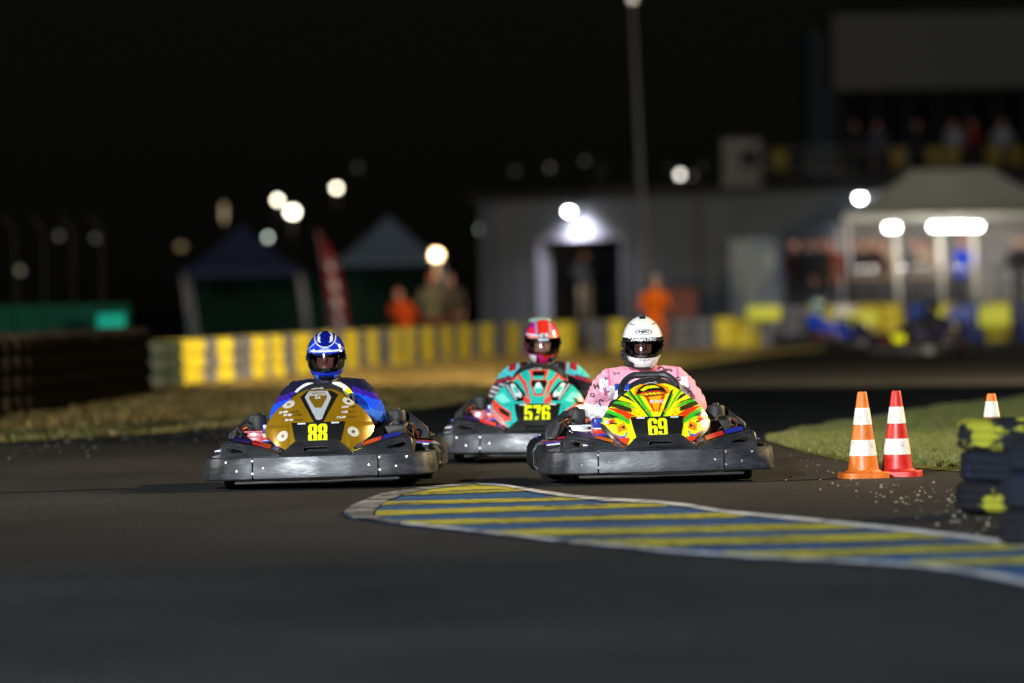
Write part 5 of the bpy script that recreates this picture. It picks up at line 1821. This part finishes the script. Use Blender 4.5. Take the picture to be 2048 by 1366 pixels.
# ------------------------------------------------------------------ lit marquee
def tube_lamp(label, p0, p1, power):
    t = thing('tube_lamp', label, 'lamp', p0, (0, 0, 0), 'tube lamps in the marquee')
    v = p1 - p0
    MB().tube([(0, 0, 0), v], .055, 10).build('tube', E_TUBE, t)
    MB().tube([Vector((0, 0, .065)), v + Vector((0, 0, .065))], .03, 8).build('housing', M_WTRIM, t)
    point('tube_light', t, v * .5 + Vector((0, -.25, -.12)), power, (1.0, .95, .86), .12)
    return t
M_CANOPY = mat('marquee_canvas', (.42, .42, .36, 1), .8, var=.08, vs=2)
def tent(label, px0, px1, d, eave, apex, m, z0=0.0, depth=3.2, flat=.0, valance=.28, lean=.0):
    a, b = BASE(px0, d, z0), BASE(px1, d, z0)
    w = (b - a).length
    t = thing('gazebo', label, 'tent', (a + b) / 2, (0, 0, math.atan2((b - a).y, (b - a).x)))
    h = w / 2
    fr = [(-h, 0, eave), (h, 0, eave), (h, depth, eave), (-h, depth, eave)]
    k = flat
    n = 6
    vs, fs = [], []
    for j in range(n + 1):
        u = j / n
        s = 1 - u * (1 - k)
        z = eave + (apex - eave) * (u ** 1.25)
        for c in fr: vs.append((c[0] * (s if True else 1), depth / 2 + (c[1] - depth / 2) * (1 - u), z))
    for j in range(n):
        for i in range(4): fs.append((j * 4 + i, j * 4 + (i + 1) % 4, (j + 1) * 4 + (i + 1) % 4, (j + 1) * 4 + i))
    MB().put(vs, fs).build('canopy', m, t)
    vs, fs = [], []
    for c in fr: vs += [(c[0] * 1.004, depth / 2 + (c[1] - depth / 2) * 1.004, eave + .01), (c[0] * 1.004, depth / 2 + (c[1] - depth / 2) * 1.004, eave - valance)]
    for i in range(4): fs.append((2 * i, 2 * ((i + 1) % 4), 2 * ((i + 1) % 4) + 1, 2 * i + 1))
    if valance > 0: MB().put(vs, fs).build('valance', m, t)
    for c in fr: MB().tube([(c[0] * .97 + lean, c[1] * .96 + .05, 0), (c[0] * .97, c[1] * .96 + .05, eave + .02)], .024, 8).build('leg', M_WTRIM, t)
    return t, h
mq, mh = tent('big pale marquee lit by white tubes beside the building', 1690, 2150, 150, 2.58 - .36, 3.55 - .36, M_CANOPY, .40, 4.5, .35, .12, .1)
for px in (1792, 1880, 1948): 
    p = BASE(px, 149.9, .4) - Vector(mq.location)
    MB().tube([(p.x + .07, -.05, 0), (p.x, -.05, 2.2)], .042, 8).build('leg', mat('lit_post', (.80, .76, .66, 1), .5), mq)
# pale back wall of the marquee
MB().box((0, 4.45, 1.1), (mh * 1.9, .04, 2.2)).build('back_wall', mat('marquee_wall', (.30, .29, .28, 1), .85, var=.1), mq)
tube_lamp('shorter white tube lamp under the marquee eave', PX(1772, 455, 149.0), PX(1796, 455, 149.0), 40)
tube_lamp('long white tube lamp under the marquee eave', PX(1862, 453, 149.0), PX(1962, 453, 149.0), 80)
ld = spot('marquee_light', mq, (1.0, 1.2, 2.1), (1.0, 2.6, 0), 110, (1.0, .96, .90), 160, .5, .4)
ld = spot('marquee_light', mq, (-1.2, 1.2, 2.1), (-1.2, 2.6, 0), 80, (1.0, .90, .75), 160, .5, .4)
shade = [(.02, .02, .022, 1), S(60, 40, 38), S(140, 70, 40), S(90, 90, 100), S(35, 35, 45), S(170, 150, 130)]
names = ['black', 'brown', 'orange brown', 'grey', 'navy', 'beige']
spots_ = [(1642, 146.5, 0, 'standing outside the marquee corner'), (1590, 149, 1, 'beside the pale door'), (1618, 148, 4, 'between the pale door and the marquee'), (1662, 149, 2, 'by the marquee corner post'),
          (1705, 151.5, 4, 'under the marquee, left of the others'), (1728, 152.5, 0, 'under the short tube lamp'), (1752, 151, 1, 'in the middle of the marquee crowd'), (1770, 153, 5, 'behind the marquee crowd'),
          (1830, 152.5, 3, 'between the two tube lamps'), (1857, 151, 5, 'by the counter below the long tube lamp'), (2038, 151, 0, 'at the right end of the marquee')]
for i, (px, d, c, s) in enumerate(spots_):
    person(f'person in {names[c]} top {s}', px, d, .41, shade[c], (.03, .03, .035, 1), random.uniform(-1, 1), ['down', 'bent', 'fwd'][i % 3], 0, ['down', 'bent', 'fwd'][i % 3])
person('person in bright blue shirt bending under the long tube lamp', 1924, 151, .41, S(35, 75, 215), (.05, .05, .06, 1), .9, 'fwd', 0, 'fwd', cap=S(150, 70, 60))
# crowd-control barrier and the added counter with its glinting urns
for i, (x0, x1) in enumerate(((1815, 1905), (1908, 1998), (2001, 2091))):
    a, b = BASE(x0, 148.2, .40), BASE(x1, 148.2, .40)
    t = thing('crowd_barrier', ['steel crowd barrier between the marquee posts', 'steel crowd barrier in front of the person in blue', 'steel crowd barrier at the marquee end'][i], 'barrier', a, (0, 0, 0), 'crowd barriers before the marquee')
    L = b.x - a.x
    MB().tube([(0, 0, .15), (0, 0, 1.02), (.06, 0, 1.1), (L - .06, 0, 1.1), (L, 0, 1.02), (L, 0, .15)], .02, 8).build('frame', M_STEEL, t)
    MB().tube([(0, 0, .22), (L, 0, .22)], .018, 8).build('rail', M_STEEL, t)
    for q in range(1, 8): MB().tube([(L * q / 8, 0, .22), (L * q / 8, 0, 1.1)], .009, 6).build('bar', M_STEEL, t)
    for s in (.12, L - .12): MB().box((s, 0, .05), (.05, .5, .03)).tube([(s, 0, .05), (s, 0, .2)], .015, 6).build('foot', M_STEEL, t)
ct = thing('added_counter', 'dark counter added to carry the glinting urns inside the marquee', 'counter', BASE(1700, 150.2, .40))  # counter added only as a stand for the glinting urns
cl_ = BASE(1910, 150.2).x - BASE(1700, 150.2).x
MB().box((cl_ / 2, 0, .92), (cl_, .5, .05), None, .01).build('counter_top', mat('counter_wood', (.18, .12, .07, 1), .5), ct)
for q in range(6): MB().box((cl_ * (q + .5) / 6, -.22, .45), (cl_ / 6 - .02, .03, .88), None, .006).build('front_panel', M_DARKIN, ct)
for q, (px, s) in enumerate(((1722, 'at the left end'), (1746, 'second from the left end'), (1803, 'right of the first leg'), (1826, 'in the middle'), (1849, 'below the long tube lamp'), (1885, 'at the right end'))):
    u = thing('glint_urn', 'steel urn added for glints on the marquee counter, ' + s, 'urn', BASE(px, 150.1, 1.345), (0, 0, 0), 'urns added for glints on the marquee counter')  # polished urns added to throw small glints of the tube lamps
    MB().lathe([(0, 0), (.07, 0), (.085, .04), (.095, .14), (.08, .22), (.04, .26), (.0, .27)], 16).build('urn_body', mat('bright_steel', (.75, .75, .75, 1), .22, metal=1.0), u)
    MB().ball((0, 0, .285), .02, 8, 6).build('knob', M_MATT, u)
M_PANB, M_PANY, M_NAVYP = mat('panel_blue', S(25, 60, 150), .5), mat('panel_yellow', S(205, 210, 25), .5), mat('panel_navy', S(15, 25, 70), .6)
for i, (x0, x1, y0, y1, m, s) in enumerate([(1494, 1562, 612, 640, M_PANY, 'yellow board on posts below the pale door'), (1690, 1758, 626, 648, M_PANY, 'wide yellow board behind the far karts'), (1858, 1887, 615, 655, M_PANY, 'narrow yellow board left of the blue board'), (1896, 1951, 612, 642, M_PANB, 'blue board between two yellow boards'), (1957, 2020, 612, 652, M_PANY, 'bright yellow board right of the blue board'), (2024, 2100, 600, 650, M_NAVYP, 'dark navy board at the frame edge')]):
    d = 137.0 if i else 134
    a, b = PX(x0, y0, d), PX(x1, y1, d)
    t = thing('advertising_board', s, 'board', (a.x, a.y, 0), (0, 0, 0), 'boards behind the tyre walls')
    MB().box(((b.x - a.x) / 2, 0, (a.z + b.z) / 2), (b.x - a.x, .05, a.z - b.z), None, .008).build('panel', m, t)
    for x in (.08, b.x - a.x - .08): MB().tube([(x, .05, 0), (x, .05, a.z - .03)], .02, 6).build('post', M_STEEL, t)

# ------------------------------------------------------------------ gazebos, flag, masts and street lamps on the left
M_NAVYT = mat('navy_canvas', S(40, 43, 84), .8, var=.1)
M_GREYT = mat('greyblue_canvas', S(85, 100, 122), .8, var=.1)
tent('dark navy gazebo with pale legs behind the striped tyre wall', 362, 600, 172, 1.75, 2.85, M_NAVYT, .06, 2.9, .0, .12, .22)
tent('grey blue gazebo beside the red feather flag', 668, 888, 170, 1.92, 2.98, M_GREYT, .06, 2.7, .0, .10, .05)
tk = thing('windbreak_fence', 'dark green windbreak hung behind the gazebos', 'fence', BASE(370, 184))
for i in range(16): MB().box((i * .42 + .2, 0, .9), (.405, .03, 1.75)).build('panel', mat('windbreak_green', (.008, .030, .024, 1), .9, var=.2, spec=.1), tk)
tk2 = thing('mesh_fence', 'teal screened fence behind the dark tyre wall', 'fence', BASE(-260, 104))
for i in range(9):
    x = i * .42
    MB().box((x + .2, 0, .55), (.40, .03, 1.02)).build('panel', mat('screen_teal', (.003, .026, .022, 1), .95, var=.2, vs=3, spec=.03), tk2)
    MB().tube([(x, .03, 0), (x, .03, 2.1), (x - .15, -.05, 2.35)], .018, 6).build('post', mat('dark_post', (.010, .010, .010, 1), .9, spec=.1), tk2)
sgn = thing('small_sign', 'bright teal sign panel beside the dark tyre wall', 'sign', BASE(222, 103))
MB().box((0, 0, .80), (.40, .03, .24), None, .006).build('panel', mat('sign_teal', (.003, .26, .24, 1), .8, spec=.1), sgn)
for s in (-.15, .15): MB().tube([(s, .03, 0), (s, .03, .9)], .018, 6).build('post', M_STEEL, sgn)

ff = thing('feather_flag', 'red and white feather flag on a pole by the gazebo', 'flag', BASE(662, 150))
pts = [(-.03 - .24 * (t ** 2.0), 0, .05 + 2.05 * t) for t in [i / 12 for i in range(13)]]
MB().tube(pts, .014, 8).build('pole', M_STEEL, ff)
MB().lathe([(0, 0), (.28, 0), (.28, .03), (.04, .06), (0, .06)], 20).build('base', M_MATT, ff)
vs, fs, cc = [], [], []
for j in range(41):
    t = j / 40
    z = .22 + 1.86 * t
    xl = -.03 - .24 * (((z - .05) / 2.05) ** 2.0)
    wd = .38 * (1 - t ** 5) * (.75 + .25 * (1 - t)) + .02
    for i in range(9):
        u = i / 8
        vs.append((xl + wd * u, .03 * math.sin(u * 5 + t * 9), z))
        white = (t < .10) or (.28 < u < .72 and t < .78 and math.sin(t * 38 + u * 3) > -.25)
        cc.append(S(215, 205, 205) if white else S(125, 20, 28))
for j in range(40):
    for i in range(8): fs.append((j * 9 + i, j * 9 + i + 1, (j + 1) * 9 + i + 1, (j + 1) * 9 + i))
me = bpy.data.meshes.new('cloth'); me.from_pydata(vs, [], fs); me.polygons.foreach_set('use_smooth', [True] * len(fs)); set_col(me, cc); me.materials.append(M_SUIT)
add('cloth', me, ff)
ff.scale = (1, 1, 1.2)

mast = thing('lamp_mast', 'tall thin unlit mast rising in front of the grey building', 'mast', BASE(1295, 150, .3), (0, R(-1.8), 0))
MB().tube([(0, 0, 0), (0, 0, 3.5), (0, 0, 6.9)], [.052, .045, .038], 10).build('pole', mat('mast_grey', (.10, .097, .083, 1), .7), mast)
MB().box((0, 0, 6.95), (.16, .10, .22), None, .01).build('lamp_head', M_STEEL, mast)

def street_lamp(label, px, py, d, r, m, sq=1.0, h0=0.0):
    p = PX(px, py, d)
    t = thing('street_lamp', label, 'lamp', (p.x, p.y, h0), (0, 0, 0), 'distant lamps in the dark')
    z = p.z - h0
    MB().tube([(0, .1, 0), (0, .1, z - r)], .04, 6).build('pole', M_MATT, t)
    MB().ball((0, 0, z), (r, r, r * sq)).build('globe', m, t)
    MB().lathe([(0, .0), (r * .6, 0), (r * .8, -.05), (0, -.05)], 12, (0, .0, z + r + .05)).build('cap', M_MATT, t)
    return t
street_lamp('white round lamp highest over the gazebos', 673, 376, 260, .09, E_SOFT)
street_lamp('white round lamp left of the warm one', 555, 400, 250, .09, E_SOFT)
street_lamp('large warm white lamp beside another lamp', 585, 424, 240, .16, E_SOFT, .8)
street_lamp('pale greenish lamp over the navy gazebo edge', 536, 474, 230, .06, emitter('lamp_pale', (.85, 1.0, .85), 4.0), 1.4)
street_lamp('tall dim amber lamp over the navy gazebo', 448, 426, 220, .06, emitter('lamp_amber', (.7, .52, .28), .7), 5.0)
street_lamp('faint amber lamp at the navy gazebo corner', 362, 493, 220, .14, emitter('lamp_faint', (.6, .42, .14), .28), .7)
street_lamp('dim green lamp left of the grey building', 961, 459, 230, .09, E_GREEN)
street_lamp('white lamp on the terrace left of the kiosk', 1360, 349, 215, .09, emitter('lamp_terrace', (1, .95, .85), 8), .9, 3.9)
street_lamp('faint lamp just right of the white terrace lamp', 1385, 350, 216, .06, emitter('lamp_terrace_dim', (.6, .58, .5), .4), 1.2, 3.9)
street_lamp('faint lamp low at the far edge of the dark fence', 40, 541, 200, .08, E_DIM)
street_lamp('faint lamp over the teal fence', 118, 472, 200, .08, emitter('lamp_ghost', (.4, .42, .36), .16))
street_lamp('faint lamp over the teal sign', 190, 476, 200, .08, emitter('lamp_ghost2', (.4, .42, .40), .13))
street_lamp('faint lamp above the building roof', 1100, 335, 220, .07, emitter('lamp_ghost3', (.5, .48, .42), .3))
street_lamp('dim yellowish lamp far over the roofs', 1030, 342, 225, .09, emitter('lamp_ghost4', (.35, .38, .22), .14), .6)
street_lamp('faint lamp in the middle of the dark sky', 715, 335, 240, .09, emitter('lamp_ghost5', (.25, .26, .24), .10))
street_lamp('dim grey lamp over the low building', 1170, 322, 220, .10, emitter('lamp_ghost6', (.4, .4, .42), .12), .6)

# work lamp on a stand with marshals
wk = thing('work_lamp', 'bright warm work lamp on a stand beside the marshals', 'lamp', BASE(874, 141))
wz = PX(874, 510, 141).z
MB().tube([(0, .03, 0), (0, .03, wz)], .018, 8).build('stand', M_STEEL, wk)
for q in range(3): MB().tube([(0, .03, .5), (.35 * math.cos(q * 2.1), .03 + .35 * math.sin(q * 2.1), .02)], .012, 6).build('leg', M_STEEL, wk)
MB().box((0, .03, wz), (.20, .08, .16), None, .01).build('housing', M_MATT, wk)
MB().ball((0, -.03, wz), (.055, .04, .05)).build('bulb', E_WARM, wk)
MB().lathe([(.055, -.02), (.115, -.02), (.115, .02), (.055, .02)], 24, (0, -.01, wz), 'Y').build('halo_ring', emitter('halo_glow', (1.0, .42, .08), 1.1), wk)  # glowing ring added to imitate the orange halo round the bulb
point('work_lamp_light', wk, (0, -.18, wz), 20, (1.0, .60, .26), .08)
person('marshal in beige jacket and orange cap beside the bright work lamp', 862, 139.3, 0, S(120, 112, 84), S(110, 60, 45), .3, 'cr4b', .42, 'bent', S(255, 90, 20), 'track marshals')
person('marshal in orange crouching left of the work lamp', 806, 138.5, 0, S(225, 85, 25), S(120, 50, 25), -.4, 'cr9', 1.0, 'bent', S(150, 50, 40), 'track marshals')
person('second marshal in reddish trousers standing behind the work lamp', 902, 142, 0, S(78, 68, 58), S(95, 58, 50), -.3, 'cr4', .42, 'down', S(120, 90, 80), 'track marshals')
person('marshal in orange overalls and white cap behind the white helmet', 1308, 129.3, 0, S(240, 110, 15), S(235, 105, 15), .2, 'cr7', .72, 'bent', S(200, 195, 180), 'track marshals')
rc = thing('storage_chest', 'rust red chest beside the orange marshal', 'chest', BASE(1362, 140, .2))
MB().box((0, 0, .45), (.6, .5, .9), None, .02).build('chest_body', mat('rust_red', S(95, 40, 25), .7, var=.2), rc)
MB().box((0, 0, .93), (.64, .54, .06), None, .01).build('lid', mat('rust_red', S(95, 40, 25), .7), rc)

# ------------------------------------------------------------------ far karts on the track
def plain(cols):
    def f(x, z):
        c = np.tile(np.array(cols[0]), (len(x), 1)); c[(np.abs(x) > .12) & (z > .33)] = cols[1]; return c
    return f
kf, *_ = kart('go_kart', 'far dark kart on the track below the marquee', BASE(1845, 112), -28, 0, plain([(.02, .02, .025, 1), S(60, 60, 90)]), M_LIVERY, None, 'alu', detail=False)
MB().box((-.02, -.86, .31), (.20, .02, .13), (-.3, 0, 0), .006).build('number_panel', M_LIME, kf)
def suitf(a, b):
    def f():
        c = np.tile(np.array(a), (_n, 1)); c[np.abs(BV[:, 0]) > .2] = b; return face_cols(c, SK)
    return f
def hmf(a, b):
    def f(x, z, q):
        c = np.tile(np.array(a), (len(x), 1)); c[(z > .06) & (np.abs(x) < .05)] = b; return c
    return f
driver('driver in dark suit and helmet in the far dark kart', kf, suitf((.015, .015, .02, 1), S(38, 30, 70)), hmf((.02, .02, .03, 1), S(60, 80, 110)), (.3, .3, .3), (0, 0, 0))
kb, *_ = kart('go_kart', 'farthest blue kart half hidden behind the far dark kart', BASE(1668, 131), 62, 0, plain([S(14, 20, 60), S(60, 60, 75)]), M_LIVERY, None, 'alu', detail=False)
driver('driver in blue suit and pale blue helmet in the farthest kart', kb, suitf(S(15, 60, 190), S(20, 70, 205)), hmf(S(165, 200, 205), S(215, 215, 170)), (.3, .3, .3), (0, 0, 0))

# ------------------------------------------------------------------ floodlight masts lighting the track (outside the frame)
def flood(label, loc, target, power, color, size=80, blend=.6):
    t = thing('floodlight_mast', label, 'floodlight', (loc[0], loc[1], 0), (0, 0, 0), 'floodlight masts round the track')
    z = loc[2]
    MB().tube([(0, 0, 0), (0, 0, z * .5), (0, 0, z)], [.14, .11, .08], 12).build('pole', M_STEEL, t)
    d = (Vector(target) - Vector(loc)).normalized()
    sd = Vector((d.y, -d.x, 0)).normalized()
    MB().tube([Vector((0, 0, z)) - sd * .9, Vector((0, 0, z)) + sd * .9], .04, 8).build('crossarm', M_STEEL, t)
    ang = math.atan2(d.y, d.x) - math.pi / 2
    for k in (-.7, -.24, .24, .7):
        hd = MB().box((0, 0, 0), (.36, .16, .30), None, .02).build('lamp_head', M_STEEL, t, Vector((0, 0, z + .22)) + sd * k, (-.5, 0, ang))
        MB().box((0, .085, 0), (.30, .012, .24)).build('lens', emitter('lens_%.2f' % color[2], color, 30), hd)
    spot('flood_light', t, Vector((0, 0, z + .2)) + d * .5, Vector(target) - Vector((loc[0], loc[1], 0)), power, color, size, blend, .2)
    return t
flood('cool white floodlight mast on the near side of the track', (-11, -8, 10), (0.2, 45, .3), 150000, (.88, .94, 1.0), 46, 1.0)
flood('cool white floodlight mast beside the far verge', (-24, 40, 9), (1.0, 46, 0), 13000, (1.0, .95, .86), 95, .9)
flood('warm floodlight mast on the infield side', (15, 49, 8), (0, 44, .3), 21000, (1.0, .74, .38), 75, .9)
flood('warm floodlight mast by the back straight', (13, 70, 4.6), (-2.8, 106, .2), 64000, (1.0, .80, .46), 60, .9)
flood('white floodlight mast facing the boards below the marquee', (24, 100, 10), (8.2, 137, .6), 17000, (1.0, .95, .84), 30, 1.0)
